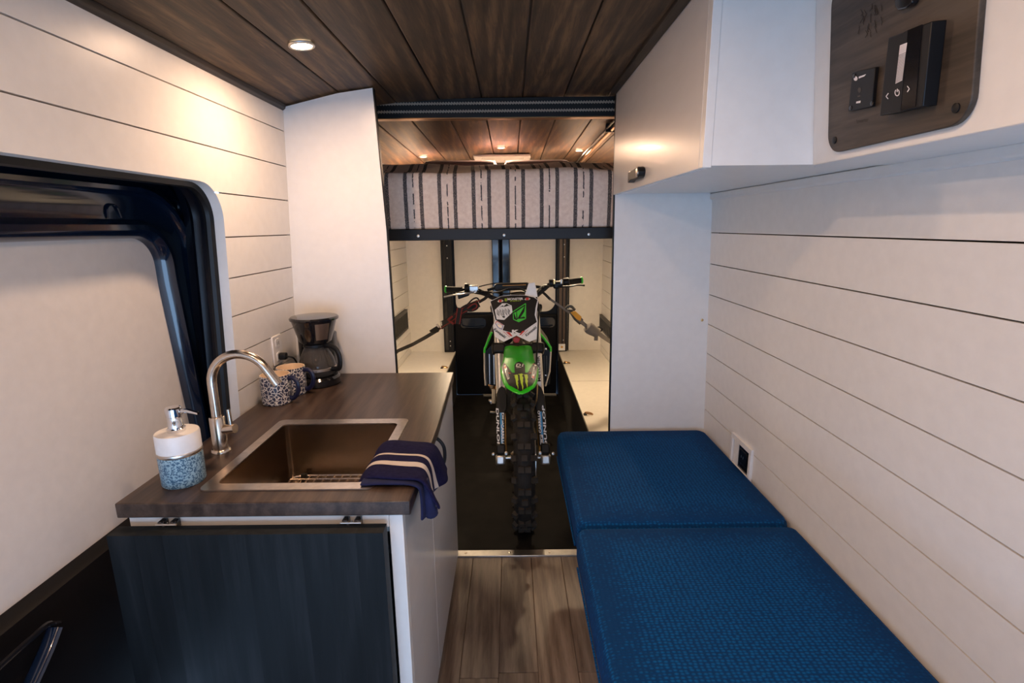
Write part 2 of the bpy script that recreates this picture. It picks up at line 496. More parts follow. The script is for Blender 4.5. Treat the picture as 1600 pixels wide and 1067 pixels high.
struct(MB().box((-.95, Y0-.02, 1.10), (.95, Y0, 2.05)), 'wall_daylight_block', M['white'], 'unseen white panel added over the cab opening to keep the daylight low')  # unseen header, added so daylight only enters low
# left wall: shiplap with the sliding door opening
wl = struct(MB().add([(xl(1.9)-.016, Y0, 1.9), (xl(1.9)-.016, YL, 1.9), (xl(1.58)-.016, YL, 1.58), (xl(1.58)-.016, Y0, 1.58)], [(0,1,2,3)]).add(
    [(xl(1.58)-.016, 1.575, 1.58), (xl(1.58)-.016, YL, 1.58), (xl(.3)-.016, YL, .3), (xl(.3)-.016, 1.575, .3)], [(0,1,2,3)]),
    'wall_left', M['backing'], 'white shiplap wall with the sliding door opening', solid=.006)
OY, OZ, OR = 1.556, 1.577, .105
def arc_y(z):
    return OY - OR + math.sqrt(max(0, OR*OR - max(0, z-(OZ-OR))**2))
LJ = [1.884, 1.795, 1.673, 1.552, 1.427, 1.306, 1.190, 1.073, .955, .837, .72]
G = .0018
def board_prism(poly, xf, th, out):
    """poly in (y, z); xf(z) face x; th thickness directed out"""
    vs = [Vector((xf(z), y, z)) for y, z in poly]
    return MB().prism(vs, (th*out, 0, 0))
for zt, zb in zip(LJ, LJ[1:]):
    zt -= G; zb += G
    if zb > OZ:
        poly = [(Y0, zt), (YL, zt), (YL, zb), (Y0, zb)]
    else:
        zs = [zb + (min(zt, OZ)-zb)*i/10 for i in range(11)]
        poly = [(YL, zt), (YL, zb)] + [(arc_y(z), z) for z in zs]
        if zt > OZ: poly += [(OY-OR, OZ), (Y0, OZ), (Y0, zt)]
    board_prism(poly, xl, .012, -1).build('shiplap_board', M['wall'], wl)
# right wall
wr = struct(MB().box((.905, Y0, .0), (.92, YE, 2.0)), 'wall_right', M['backing'], 'white shiplap wall beside the blue bench')
RJ = [1.575, 1.415, 1.286, 1.156, 1.027, .897, .768, .638, .509, .38]
NICHE = (1.745, 1.90, .53, .65)
for zt, zb in zip(RJ, RJ[1:]):
    board_prism([(Y0, zt-G), (YR, zt-G), (YR, zb+G), (Y0, zb+G)], xr, .012, 1).build('shiplap_board', M['wall'], wr)
struct(MB().prism([(.868, Y0, 1.548), (.828, Y0, 1.548), (.822, Y0, 1.553), (.822, Y0, 1.574), (.868, Y0, 1.574)], (0, YR-Y0, 0)), 'trim_4', M['white'], 'white cove strip under the overhead box', bev=.003)

# partitions either side of the bike bay
p = [(-.90, 0), (-.455, 0), (-.467, .88), (-.471, 1.44), (-.490, ceil_z(-.49)-.004), (-.62, 1.922), (-.86, 1.868)]
pl_ = struct(MB().prism([(x, YL, z) for x, z in p], (0, .02, 0)), 'wall_partition_left', M['white'], 'tall white partition panel behind the coffee maker')
MB().prism([(-.4555, YL-.001, 0), (-.4675, YL-.001, .88), (-.4715, YL-.001, 1.44), (-.4905, YL-.001, 1.938), (-.4865, YL-.001, 1.938), (-.4675, YL-.001, 1.44), (-.4635, YL-.001, .88), (-.4515, YL-.001, 0)], (0, .022, 0)).build('edge_trim', M['black'], pl_)
p = [(.45, 0), (.441, .54), (.430, 1.583), (.426, 1.965), (.87, 1.88), (.87, 0)]
pr_ = struct(MB().prism([(x, YR, z) for x, z in p], (0, .02, 0)), 'wall_partition_right', M['white'], 'tall white partition panel at the end of the blue bench')
MB().prism([(.446, YR-.001, 0), (.437, YR-.001, .54), (.426, YR-.001, 1.583), (.422, YR-.001, 1.955), (.4265, YR-.001, 1.955), (.4305, YR-.001, 1.583), (.4415, YR-.001, .54), (.4505, YR-.001, 0)], (0, .022, 0)).build('edge_trim', M['black'], pr_)
screw((.826, YR, 1.044), pr_, M['brass'], (0, -1, 0), .006)

# bike bay side walls and rear
GJ = [1.895] + [1.288 + .1195*k for k in range(4, -1, -1)] + [1.288 - .1195*k for k in range(1, 9)]
for nm, x, s, y0, lab in (('wall_garage_left', -.87, -1, YL+.02, 'white shiplap side wall of the bike bay behind the coffee maker partition'), ('wall_garage_right', .762, 1, YR+.02, 'white shiplap side wall of the bike bay behind the bench partition')):
    w = struct(MB().box((x+s*.014, y0, 0), (x+s*.02, YE, 1.95)), nm, M['backing'], lab)
    for zt, zb in zip(GJ, GJ[1:]):
        zt2 = min(zt, 1.9)
        MB().box((x, y0, zb+G), (x+s*.012, YE, zt2-G)).build('shiplap_board', M['wall'], w)
rear = MB()
rear.box((-.87, YE-.03, .3), (-.50, YE, 1.95)); rear.box((.40, YE-.03, .3), (.762, YE, 1.95)); rear.box((-.50, YE-.01, 1.62), (.40, YE, 1.95))
struct(rear, 'wall_rear', M['cream'], 'cream panels framing the rear doors')
struct(MB().box((-1.1, YE+.06, -.05), (1.05, YE+.08, 2.05)), 'wall_rear_outer', M['navy_dark'], 'dark outer skin behind the rear doors')
def rear_door(name, x0, x1, lab, hx):
    d = struct(MB().box((x0, YE-.002, .0), (x1, YE+.05, 1.62)), name, M['navy_dark'], lab, bev=.006)
    MB().prism([(x, YE-.004, z) for x, z in rrect(x0+.02, .735, x1-.02, 1.58, .09, 8)], (0, .004, 0)).build('window_cover', M['pane'], d, bev=.004)
    MB().prism([(x, YE-.03, z) for x, z in rrect(x0+.004, .006, x1-.004, .715, .02, 5)], (0, .028, 0)).build('lower_panel', M['door_black'], d, bev=.008, seg=3)
    MB().prism([(x, YE-.034, z) for x, z in rrect(hx-.11, .60, hx+.11, .69, .035, 6)], (0, .006, 0)).build('handle_recess', M['navy'], d, bev=.004)
    MB().tube(bez([(hx-.10, YE-.045, .672), (hx-.09, YE-.05, .625), (hx, YE-.052, .61), (hx+.09, YE-.05, .62)], 6), .006, 8).build('pull_handle', M['navy'], d, smooth=True)
    return d
rear_door('door_2', -.495, -.086, 'dark rear door with white covered window nearest the red strap', -.33)
rear_door('door_3', -.080, .392, 'dark rear door with white covered window nearest the grey strap', .26)
for x0, x1 in ((-.160, -.098), (-.078, -.010)):
    o = struct(MB().box((x0, YE-.045, .74), (x1, YE-.006, 1.62)), 'trim_%d' % (5 if x0 < -.1 else 6), M['navy'], ('glossy navy edge of the rear door nearest the red strap' if x0 < -.1 else 'glossy navy edge of the rear door nearest the grey strap'), bev=.008, seg=3)

# wheel-well benches in the bike bay
def well(name, x0, x1, y0, lab, hooks, inner):
    t = thing(name, ((x0+x1)/2, (y0+YE)/2, 0), lab, 'bench')
    MB().box((x0, y0, .382), (x1, YE-.032, .40)).build('top', M['cream'], t, bev=.002)
    a = inner
    MB().box((a[0], y0, .004), (a[1], YE-.032, .381)).build('face_panel', M['vent'], t, bev=.002)  # dark material stands in for the shade on this inner face
    ym = 3.45
    MB().box((x0+.01, ym-.001, .3995), (x1-.01, ym+.001, .4006)).build('seam', M['backing'], t)
    for hx, hy in hooks:
        h = MB().tube([(hx+.022*math.cos(k*.55), hy+.012*math.sin(k*.55), .403+.011*math.sin(k*.28)) for k in range(12)], .0035, 6).build('tie_ring', M['bronze'], t, smooth=True)
        MB().box((hx-.03, hy-.012, .4), (hx-.012, hy+.012, .407)).build('tie_ring_base', M['black'], t, bev=.002)
    return t
well('wheel_well_bench', -.868, -.488, YL+.03, 'cream topped bench over the wheel well behind the countertop', [(-.515, 3.82)], (-.505, -.49))
well('wheel_well_bench', .398, .760, YR+.03, 'cream topped bench over the wheel well behind the blue cushions', [(.428, 3.92), (.432, 2.79)], (.40, .415))
# vents
def side_vent(x, s, y0, y1, z0, z1, lab):
    t = thing('side_vent', (x, (y0+y1)/2, z0), lab, 'vent', 'black slotted vents in the bike bay')
    f = MB()
    X0, X1 = x, x - s*.02
    lo, hi = min(X0, X1), max(X0, X1)
    f.box((lo, y0, z1-.025), (hi, y1, z1)); f.box((lo, y0, z0), (hi, y1, z0+.012)); f.box((lo, y0, z0), (hi, y0+.012, z1)); f.box((lo, y1-.012, z0), (hi, y1, z1))
    f.build('frame', M['vent'], t, bev=.002)
    MB().box((min(x, x-s*.004), y0+.01, z0+.01), (max(x, x-s*.004), y1-.01, z1-.02)).build('backing', M['black'], t)
    n = 11
    for k in range(n):
        y = y0+.02 + (y1-y0-.04)*(k+.5)/n
        MB().box((lo+.003, y-.006, z0+.012), (hi-.003, y+.006, z1-.025)).build('slat', M['vent'], t)
side_vent(-.87, -1, 3.60, 4.20, .64, .80, 'black slotted vent low on the bay wall beside the red strap')
side_vent(.762, 1, 3.70, 4.33, .60, .72, 'black slotted vent low on the bay wall beside the grey strap')

# ------------------------------------------------------------------ sliding door
dr = struct(MB().box((-1.075, Y0, .1), (-1.05, 1.75, 1.72)), 'door_1', M['navy_dark'], 'sliding side door with white panel and glossy navy frame')
# white panel
zt = 1.432
pp = [(Y0, .66), (1.572, .66), (1.560, .80), (1.535, 1.05), (1.512, 1.30)] + [(1.428 + .083*math.cos(a), 1.349 + .083*math.sin(a)) for a in [math.pi/2*k/8 for k in range(9)]] + [(Y0, zt)]
MB().prism([(-1.03, y, z) for y, z in pp], (.006, 0, 0)).build('door_panel', M['pane'], dr)
def path_dirs(P):
    ds = []
    for i in range(len(P)):
        a = P[max(0, i-1)]; c = P[min(len(P)-1, i+1)]
        t = Vector((0, c[0]-a[0], c[1]-a[1])).normalized()
        ds.append(Vector((0, t.z, -t.y)) * -1)
    return ds
ipath = [(Y0, zt), (0, zt), (1.0, zt), (1.30, zt)] + [(1.428 + .083*math.sin(a), 1.349 + .083*math.cos(a)) for a in [math.pi/2*k/10 for k in range(11)]] + [(1.512, 1.30), (1.535, 1.05), (1.560, .80), (1.572, .60), (1.58, .3)]
ip3 = [(0, y, z) for y, z in ipath]
dd = path_dirs(ipath)
prof = [(-.004, -1.03), (-.002, -1.005), (.006, -.99), (.018, -.982), (.032, -.984), (.040, -.994), (.046, -1.0)]
MB().sweep(ip3, prof, dd).build('window_moulding', M['navy'], dr, smooth=True)
prof = [(.046, -1.0), (.060, -1.002), (.105, -1.002), (.113, -.996), (.118, -.985), (.128, -.982), (.138, -.99), (.16, -1.0), (.19, -1.0)]
MB().sweep(ip3, prof, dd).build('door_frame', M['navy'], dr, smooth=True)
# stampings on the frame
X = -.999
MB().tube(bez([(X, 1.325, 1.480), (X, 1.330, 1.505), (X, 1.345, 1.513), (X, 1.362, 1.508), (X, 1.372, 1.482)], 5), .0028, 6).build('frame_stamping', M['navy'], dr, smooth=True)
MB().tube(bez([(X, 1.600, 1.536), (X, 1.562, 1.538), (X, 1.544, 1.518), (X, 1.556, 1.492), (X, 1.590, 1.482), (X, 1.622, 1.50), (X, 1.618, 1.53), (X, 1.600, 1.536)], 5), .0028, 6).build('frame_stamping', M['navy'], dr, smooth=True)
MB().tube(bez([(-.985, 1.605, 1.06), (-.982, 1.622, 1.045), (-.98, 1.615, 1.02)], 5), [.002]*3+[.006]*5+[.002]*3, 6).build('frame_stamping', M['navy'], dr, smooth=True)
# lower black door trim with grab handle
MB().prism([(-1.04, Y0, .705), (-1.0, Y0, .705), (-.985, Y0, .695), (-.955, Y0, .60), (-.95, Y0, .2), (-1.04, Y0, .2)], (0, 1.60-Y0, 0)).build('lower_trim', M['door_black'], dr, bev=.006, seg=3)
hp = bez([onX(-60, 1095, -.945), onX(0, 1040, -.945), onX(45, 1000, -.945), onX(72, 977, -.945), onX(92, 973, -.942)], 6)
MB().tube(hp, .006, 8).build('grab_edge', M['black_gloss'], dr, smooth=True)
hp = bez([onX(86, 980, -.94), onX(74, 1012, -.94), onX(56, 1052, -.94), onX(38, 1090, -.94)], 6)
MB().tube(hp, .016, 10, flat=.5).build('grab_handle', M['navy'], dr, smooth=True)
# jamb around the opening
opath = [(Y0, OZ), (0, OZ), (1.0, OZ), (1.3, OZ), (OY-OR-.02, OZ)] + [(OY-OR + OR*math.sin(a), OZ-OR + OR*math.cos(a)) for a in [math.pi/2*k/12 for k in range(13)]] + [(OY, 1.3), (OY, 1.1), (OY, .9), (OY, .7), (OY, .3)]
od = path_dirs(opath); op3 = [(xl(z)+.84, y, z) for y, z in opath]
MB().sweep(op3, [(0, -.840), (-.001, -.852), (-.001, -.868)], od).build('reveal_trim', M['white'], wl, smooth=True)
MB().sweep(op3, [(-.001, -.868), (-.014, -.872), (-.017, -.882), (-.012, -.892), (.002, -.896)], od).build('door_seal', M['black'], dr, smooth=True)
MB().sweep(op3, [(.002, -.896), (.004, -.91), (-.004, -.918), (-.006, -.926), (.006, -.934), (.02, -.94), (.03, -.955), (.05, -.965), (.055, -.99), (.09, -1.0), (.09, -1.04)], od).build('door_jamb', M['navy_dark'], dr, smooth=True)

# ------------------------------------------------------------------ kitchen unit
CT, CBT = .880, .846
kc = thing('kitchen_cabinet', (-.54, 1.5, 0), 'white kitchen cabinet under the dark countertop', 'cabinet')
b_ = MB(); XA, XB = -.835, -.262
b_.box((XA, 1.0455, .06), (XA+.016, 2.01, CBT-.0005)); b_.box((XA+.016, 1.994, .06), (XB, 2.01, CBT-.0005)); b_.box((XA+.016, 1.0455, .06), (XB, 1.994, .076)); b_.box((XB-.016, 1.0455, CBT-.06), (XB, 1.994, CBT-.0005)); b_.box((XA+.016, 1.0455, CBT-.06), (XB-.016, 1.055, CBT-.0005))
b_.build('carcass', M['white'], kc)
f = MB(); f.box((XA, 1.02, CBT-.034), (-.272, 1.045, CBT-.0005)); f.build('top_rail', M['white'], kc, bev=.0015)
MB().box((-.2715, 1.02, .06), (-.2415, 1.045, CBT-.0005)).build('corner_stile', M['white'], kc, bev=.0015)
MB().box((XA, 1.032, .06), (-.29, 1.0449, CBT-.034)).build('end_panel', M['white'], kc)
for k, (ya, yb) in enumerate(((1.047, 1.405), (1.408, 2.008))):
    d = MB().box((XB+.0005, ya, .06), (XB+.0185, yb, CBT-.004)).build('door', M['gloss_white'], kc, bev=.002)
    if k == 1:
        hy = 1.475
        MB().tube(bez([(XB+.016, hy, .825), (XB+.034, hy, .822), (XB+.050, hy, .80), (XB+.053, hy, .77), (XB+.048, hy, .742), (XB+.030, hy, .725), (XB+.016, hy, .722)], 6), .0055, 8).build('handle', M['black'], d, smooth=True)
MB().box((XA, 1.06, 0), (XB-.04, 2.0, .059)).build('plinth', M['black'], kc)
# countertop with sink cut-out
SX0, SX1, SY0, SY1 = -.684, -.334, 1.082, 1.460
xs = [-.853, SX0, SX1, -.222]; ys = [1.010, SY0, SY1, 2.013]
ct = MB(); vs = []; fs = []
for z in (CBT, CT):
    for y in ys:
        for x in xs:
            xx = x
            if y == 2.013 and x == -.222: xx = -.236
            vs.append((xx, y, z))
idx = lambda k, j, i: k*16 + j*4 + i
for j in range(3):
    for i in range(3):
        if (i, j) == (1, 1): continue
        for k in (0, 1):
            q = [idx(k, j, i), idx(k, j, i+1), idx(k, j+1, i+1), idx(k, j+1, i)]
            fs.append(tuple(q if k else q[::-1]))
for a in range(3):
    fs += [(idx(0,0,a), idx(0,0,a+1), idx(1,0,a+1), idx(1,0,a)), (idx(0,3,a+1), idx(0,3,a), idx(1,3,a), idx(1,3,a+1)),
           (idx(0,a+1,0), idx(0,a,0), idx(1,a,0), idx(1,a+1,0)), (idx(0,a,3), idx(0,a+1,3), idx(1,a+1,3), idx(1,a,3))]
fs += [(idx(0,1,1), idx(1,1,1), idx(1,1,2), idx(0,1,2)), (idx(0,2,2), idx(1,2,2), idx(1,2,1), idx(0,2,1)), (idx(0,1,1), idx(0,2,1), idx(1,2,1), idx(1,1,1)), (idx(0,2,2), idx(0,1,2), idx(1,1,2), idx(1,2,2))]
ct.add(vs, fs)
cto = ct.build('countertop', M['counter'], bev=.0025)
tag(cto, 'dark walnut countertop holding the sink and coffee maker', 'countertop')
# fold-down leaf
lf = thing('folding_table_leaf', (-.555, .965, .2), 'dark wood table leaf folded down on the end of the kitchen cabinet', 'table leaf')
nst = 10
for k in range(nst):
    xa = -.845 + .573*k/nst; xb = -.845 + .573*(k+1)/nst
    MB().box((xa, .966, .10), (xb-.0001, 1.002, .832)).build('stave', M['leaf'], lf)
for hx in (-.742, -.348):
    h = MB()
    h.box((hx-.020, 1.000, .822), (hx-.006, 1.0195, .8415)); h.box((hx+.006, 1.000, .822), (hx+.020, 1.0195, .8415))
    hh = h.build('hinge', M['black_gloss'], lf, bev=.003)
    MB().tube([(hx-.022, .999, .836), (hx+.022, .999, .836)], .0025, 8).build('hinge_pin', M['steel'], hh, smooth=True)
    MB().cbox((hx-.004, .999, .834), (.022, .002, .003), Matrix.Rotation(-.7, 3, 'Y')).build('hinge_arm', M['steel'], hh)
# sink
sk = thing('kitchen_sink', (-.51, 1.27, CT), 'square stainless steel drop-in sink in the countertop', 'sink')
ro = rrect(-.704, 1.058, -.314, 1.490, .018, 5); ri = rrect(SX0+.006, SY0+.006, SX1-.006, SY1-.006, .016, 5)
rm = MB(); n = len(ro)
vs = [(x, y, CT+.0005) for x, y in ro] + [(x, y, CT+.004) for x, y in ro] + [(x, y, CT+.004) for x, y in ri] + [(x, y, CT+.001) for x, y in ri]
fs = []
for a in range(n):
    c = (a+1) % n
    for k in range(3): fs.append((k*n+a, k*n+c, (k+1)*n+c, (k+1)*n+a))
rm.add(vs, fs).build('rim', M['steel'], sk, smooth=True)
bm_ = MB(); rb = rrect(SX0+.012, SY0+.012, SX1-.012, SY1-.012, .02, 5)
zb = CT - .168
vs = [(x, y, CT+.001) for x, y in ri] + [(x, y, zb+.02) for x, y in ri] + [(x, y, zb) for x, y in rb]
fs = []
for a in range(n):
    c = (a+1) % n
    for k in range(2): fs.append((k*n+a, k*n+c, (k+1)*n+c, (k+1)*n+a))
fs.append(tuple(range(2*n, 3*n)))
bm_.add(vs, fs).build('basin', M['basin'], sk, smooth=True)
MB().lathe([(.045, 0), (.045, .002), (.03, .003), (.028, .001), (0, .001)], (-.51, 1.33, zb), 24).build('drain', M['chrome'], sk, smooth=True)
gd = thing('sink_grid', (-.51, 1.27, zb), 'wire grid lying on the bottom of the sink', 'sink grid')
zg = zb + .018
MB().tube([(x, y, zg) for x, y in rrect(SX0+.03, SY0+.03, SX1-.03, SY1-.03, .03, 5)] + [(SX1-.03, SY1-.06, zg)], .003, 6, cap=False).build('outer_wire', M['nickel'], gd, smooth=True)
for k in range(11):
    x = SX0+.03 + (SX1-SX0-.06)*(k+1)/12
    MB().tube([(x, SY0+.03, zg), (x, SY1-.03, zg)], .0026, 6).build('wire', M['nickel'], gd, smooth=True)
for k in range(10):
    y = SY0+.03 + (SY1-SY0-.06)*(k+1)/11
    MB().tube([(SX0+.03, y, zg+.003), (SX1-.03, y, zg+.003)], .0026, 6).build('wire', M['nickel'], gd, smooth=True)
for fx, fy in ((SX0+.06, SY1-.034), (SX1-.06, SY1-.034), (SX0+.06, SY0+.034), (SX1-.06, SY0+.034)):
    MB().box((fx-.008, fy-.006, zb), (fx+.008, fy+.006, zg+.008)).build('rubber_foot', M['rubber'], gd, bev=.002)
# faucet
FX, FY = -.766, 1.272
fc = thing('faucet', (FX, FY, CT), 'brushed nickel gooseneck faucet beside the sink', 'faucet')
MB().lathe([(.024, 0), (.024, .006), (.021, .010)], (FX, FY, CT), 24).build('base_flange', M['nickel'], fc, smooth=True)
MB().lathe([(.0185, .009), (.0185, .095), (.017, .098)], (FX, FY, CT), 24).build('body', M['nickel'], fc, smooth=True)
R_ = .076; sp = [(FX, FY, CT+.09), (FX, FY, CT+.14), (FX, FY, CT+.187)]
sp += [(FX+R_ - R_*math.cos(a), FY, CT+.187 + R_*math.sin(a)) for a in [math.radians(k*9) for k in range(1, 18)]]
e = Vector(sp[-1]); d = (e - Vector(sp[-2])).normalized()
sp += [e + d*.012, e + d*.03]
MB().tube(sp, .0115, 14).build('spout', M['nickel'], fc, smooth=True)
MB().tube([e + d*.028, e + d*.046], .0128, 14).build('nozzle', M['nickel'], fc, smooth=True)
lv = MB().tube([(FX+.012, FY, CT+.062), (FX+.046, FY-.004, CT+.066)], .0125, 14).build('valve', M['nickel'], fc, smooth=True)
MB().tube([(FX+.036, FY-.003, CT+.07), (FX+.034, FY-.003, CT+.118)], .005, 10).build('lever', M['nickel'], lv, smooth=True)
# soap dispenser
SXc, SYc = -.765, 1.112
so = thing('soap_dispenser', (SXc, SYc, CT), 'blue speckled soap dispenser with white shoulder and chrome pump', 'soap dispenser')
MB().lathe([(.0, 0), (.043, 0), (.045, .003), (.0455, .072)], (SXc, SYc, CT), 36).build('lower_body', M['soap_blue'], so, smooth=True)
MB().lathe([(.0455, .072), (.0462, .073), (.0462, .080), (.0455, .081)], (SXc, SYc, CT), 36, None, False).build('band', M['steel'], so, smooth=True)
MB().lathe([(.0455, .081), (.0455, .119), (.044, .123), (.0, .124)], (SXc, SYc, CT), 36).build('upper_body', M['soap_white'], so, smooth=True)
pu = MB().lathe([(.019, .123), (.019, .131), (.016, .133), (.016, .146), (.0145, .148), (.0145, .158), (.017, .160), (.017, .178), (.014, .181), (0, .181)], (SXc, SYc, CT), 24).build('pump', M['chrome'], so, smooth=True)
MB().tube([(SXc+.01, SYc, CT+.170), (SXc+.035, SYc-.004, CT+.173), (SXc+.06, SYc-.008, CT+.168)], [.0055, .005, .0035], 10).build('spout', M['chrome'], pu, smooth=True)
# mugs
def mug(x, y, rot, lab):
    t = thing('mug', (x, y, CT), lab, 'mug', 'leaf print mugs')
    MB().lathe([(0, 0), (.044, 0), (.048, .004), (.048, .095), (.0465, .0985)], (x, y, CT), 32, None, False).build('cup', M['mug_print'], t, smooth=True)
    MB().lathe([(.0465, .0985), (.044, .0985), (.0435, .02), (.03, .008), (0, .006)], (x, y, CT), 32, None, False).build('inside', M['mug_in'], t, smooth=True)
    d = Vector((math.cos(rot), math.sin(rot), 0))
    pth = [Vector((x, y, CT)) + d*r + Vector((0, 0, h)) for r, h in ((.044, .085), (.062, .088), (.077, .075), (.080, .052), (.072, .03), (.058, .018), (.045, .02))]
    MB().tube(bez(pth, 5), .0062, 10, flat=1.3).build('handle', M['mug_navy'], t, smooth=True)
mug(-.790, 1.665, -.15, 'dark leaf print mug with navy handle, nearer the sink')
mug(-.778, 1.762, -.1, 'dark leaf print mug with navy handle, nearer the coffee maker')
# coffee maker
cx, cy = -.728, 1.885
cm = thing('coffee_maker', (cx, cy, CT), 'black drip coffee maker with glass carafe in the corner of the countertop', 'coffee maker')
MB().lathe([(0, 0), (.074, 0), (.078, .004), (.078, .026), (.070, .034), (0, .034)], (cx, cy-.005, CT), 36).build('base', M['black_gloss'], cm, smooth=True)
MB().prism([(cx + x*1.0, cy + y, CT) for x, y in rrect(-.082, .012, .055, .098, .03, 5)], (0, 0, .185)).build('water_tank', M['black_gloss'], cm, bev=.006)
MB().lathe([(0, .158), (.050, .158), (.058, .165), (.079, .240), (.080, .243), (0, .243)], (cx, cy, CT), 40).build('brew_basket', M['black_gloss'], cm, smooth=True)
MB().lathe([(.080, .2435), (.086, .244), (.087, .250), (.082, .255), (.03, .259), (0, .259)], (cx, cy+.004, CT), 40).build('lid', M['black_gloss'], cm, smooth=True)
# steel badge wrapped on the basket
rows = []
for h in (.175, .236):
    r = .058 + (h-.165)/(.075)*.021 + .0008
    rows.append([Vector((cx + r*math.cos(a), cy + r*math.sin(a), CT+h)) for a in [math.radians(-68 + 5*k) for k in range(9)]])
MB().grid(rows).build('steel_badge', M['steel'], cm, smooth=True)
cf = MB().lathe([(0, .036), (.056, .036), (.064, .046), (.066, .07), (.060, .100), (.044, .135), (.040, .147), (.0375, .147), (.042, .132), (.0575, .1), (.0635, .07), (.061, .047), (.054, .039), (0, .039)], (cx, cy-.005, CT), 36).build('carafe', M['glass_dark'], cm, smooth=True)
MB().lathe([(.0655, .058), (.067, .059), (.067, .068), (.0655, .069)], (cx, cy-.005, CT), 36, None, False).build('carafe_band', M['steel'], cf, smooth=True)
MB().lathe([(.041, .143), (.044, .145), (.044, .155), (0, .157)], (cx, cy-.005, CT), 30).build('carafe_lid', M['black'], cf, smooth=True)
dv = Vector((.93, -.36, 0)).normalized(); cc = Vector((cx, cy-.005, CT))
pth = [cc + dv*r + Vector((0, 0, h)) for r, h in ((.038, .148), (.070, .150), (.092, .138), (.104, .112), (.104, .085), (.095, .066), (.067, .063))]
MB().tube(bez(pth, 5), .0065, 10, flat=1.5).build('carafe_handle', M['black'], cf, smooth=True)
# outlet with plug and cord
ot = thing('wall_outlet', (-.853, 1.84, 1.02), 'white outlet plate on the shiplap behind the mugs with a black plug', 'outlet')
xw = xl(1.02)
MB().box((xw, 1.800, .968), (xw+.007, 1.872, 1.075)).build('cover_plate', M['soap_white'], ot, bev=.003)
for zz in (1.047, .997):
    MB().prism([(xw+.007, y, z) for y, z in rrect(1.819, zz-.016, 1.853, zz+.016, .008, 4)], (.002, 0, 0)).build('receptacle', M['white'], ot, bev=.001)
    for yy in (1.830, 1.842): MB().box((xw+.0085, yy-.0012, zz-.006), (xw+.0095, yy+.0012, zz+.006)).build('slot', M['black'], ot)
pg = thing('power_cord', (xw+.02, 1.84, .99), 'black plug and cord in the outlet behind the coffee maker', 'power cord')
MB().prism([(xw+.0095, y, z) for y, z in rrect(1.824, .985, 1.849, 1.010, .008, 4)], (.026, 0, 0)).build('plug', M['black'], pg, bev=.004)
MB().tube(bez([(xw+.032, 1.836, .997), (xw+.055, 1.85, .985), (xw+.06, 1.87, .94), (xw+.05, 1.90, .887), (-.79, 1.93, .885)], 6), .003, 8).build('cord', M['black'], pg, smooth=True)

# towel
def towel():
    path = [(-.372, .80), (-.366, .84), (-.356, .872), (-.338, .891), (-.315, .8975), (-.285, .898), (-.255, .8975), (-.230, .8955), (-.212, .886), (-.203, .865), (-.199, .842), (-.196, .818), (-.192, .795)]
    path = [Vector((x, 0, z)) for x, z in path]
    pp = bez(path, 4)
    nS = len(pp); nT = 22
    L = [0]
    for a, c in zip(pp, pp[1:]): L.append(L[-1] + (c-a).length)
    rows = []; uv = []
    for i, p in enumerate(pp):
        s = L[i]/L[-1]; row = []
        drop = max(0, (s-.62)/.38)
        for j in range(nT+1):
            t = j/nT                          # 0 = far edge, 1 = near edge
            y = 1.292 - .205*t + .012*math.sin(6*s + 1)
            # the hanging end gathers and swings
            y += drop*(.045*(1-t) - .008*t)
            wav = .0045*math.sin(t*9 + s*4) + .004*math.sin(t*17 - s*3)
            x = p.x + (wav + .016*math.sin(t*7.5+.6))*drop
            z = p.z + wav*(1-drop)*.5 + .003*math.sin(t*3.14)
            z -= drop*(.016*math.sin(t*5.0+.3) - .004*t)
            row.append(Vector((x, y, z)))
        rows.append(row)
    mb = MB().grid(rows)
    me = bpy.data.meshes.new('towel')
    org = Vector((-.27, 1.18, .88))
    me.from_pydata([tuple(v-org) for v in mb.v], [], mb.f); me.update()
    uvl = me.uv_layers.new(name='UVMap')
    m_ = nT+1
    for poly in me.polygons:
        for li in poly.loop_indices:
            vi = me.loops[li].vertex_index
            uvl.data[li].uv = (L[vi//m_]/L[-1], (vi % m_)/nT)
    for p in me.polygons: p.use_smooth = True
    me.materials.append(M['towel'])
    o = bpy.data.objects.new('top_fold', me)
    COL.objects.link(o)
    md = o.modifiers.new('solid', 'SOLIDIFY'); md.thickness = .007; md.offset = 0
    md = o.modifiers.new('sub', 'SUBSURF'); md.levels = 1; md.render_levels = 1
    return o, org
tw = thing('hand_towel', (-.27, 1.18, .884), 'navy hand towel with two pale stripes draped over the countertop edge', 'towel')
o, org = towel(); o.parent = tw; o.location = org - wloc(tw); WL[o.name] = org
# lower folded layer hanging under the top fold
M['towel_plain'] = pm('navy_terry', (.006, .010, .055), .95, var=.25, bmp=.8, bscale=600)
lp = bez([(-.345, 0, .8875), (-.31, 0, .8895), (-.27, 0, .8895), (-.236, 0, .888), (-.214, 0, .880), (-.207, 0, .86), (-.204, 0, .82), (-.203, 0, .79)], 4)
rows = []
for i, p in enumerate(lp):
    s = i/(len(lp)-1); dr2 = max(0, (s-.6)/.4)
    rows.append([Vector((p.x + .010*math.sin(t*11)*dr2, 1.255 - .19*t + dr2*(.05*(1-t)+.012*t), p.z - .010*math.sin(t*3.1)*dr2)) for t in [k/14 for k in range(15)]])
MB().grid(rows).build('under_fold', M['towel_plain'], tw, smooth=True, solid=.007, sub=1)
# rolled hem at the hanging end
MB().tube(bez([(-.205, 1.100, .882), (-.198, 1.098, .85), (-.194, 1.100, .81), (-.193, 1.106, .79)], 5), [.010]*5 + [.013]*6 + [.016]*4 + [.012], 12).build('rolled_corner', M['towel_plain'], tw, smooth=True)

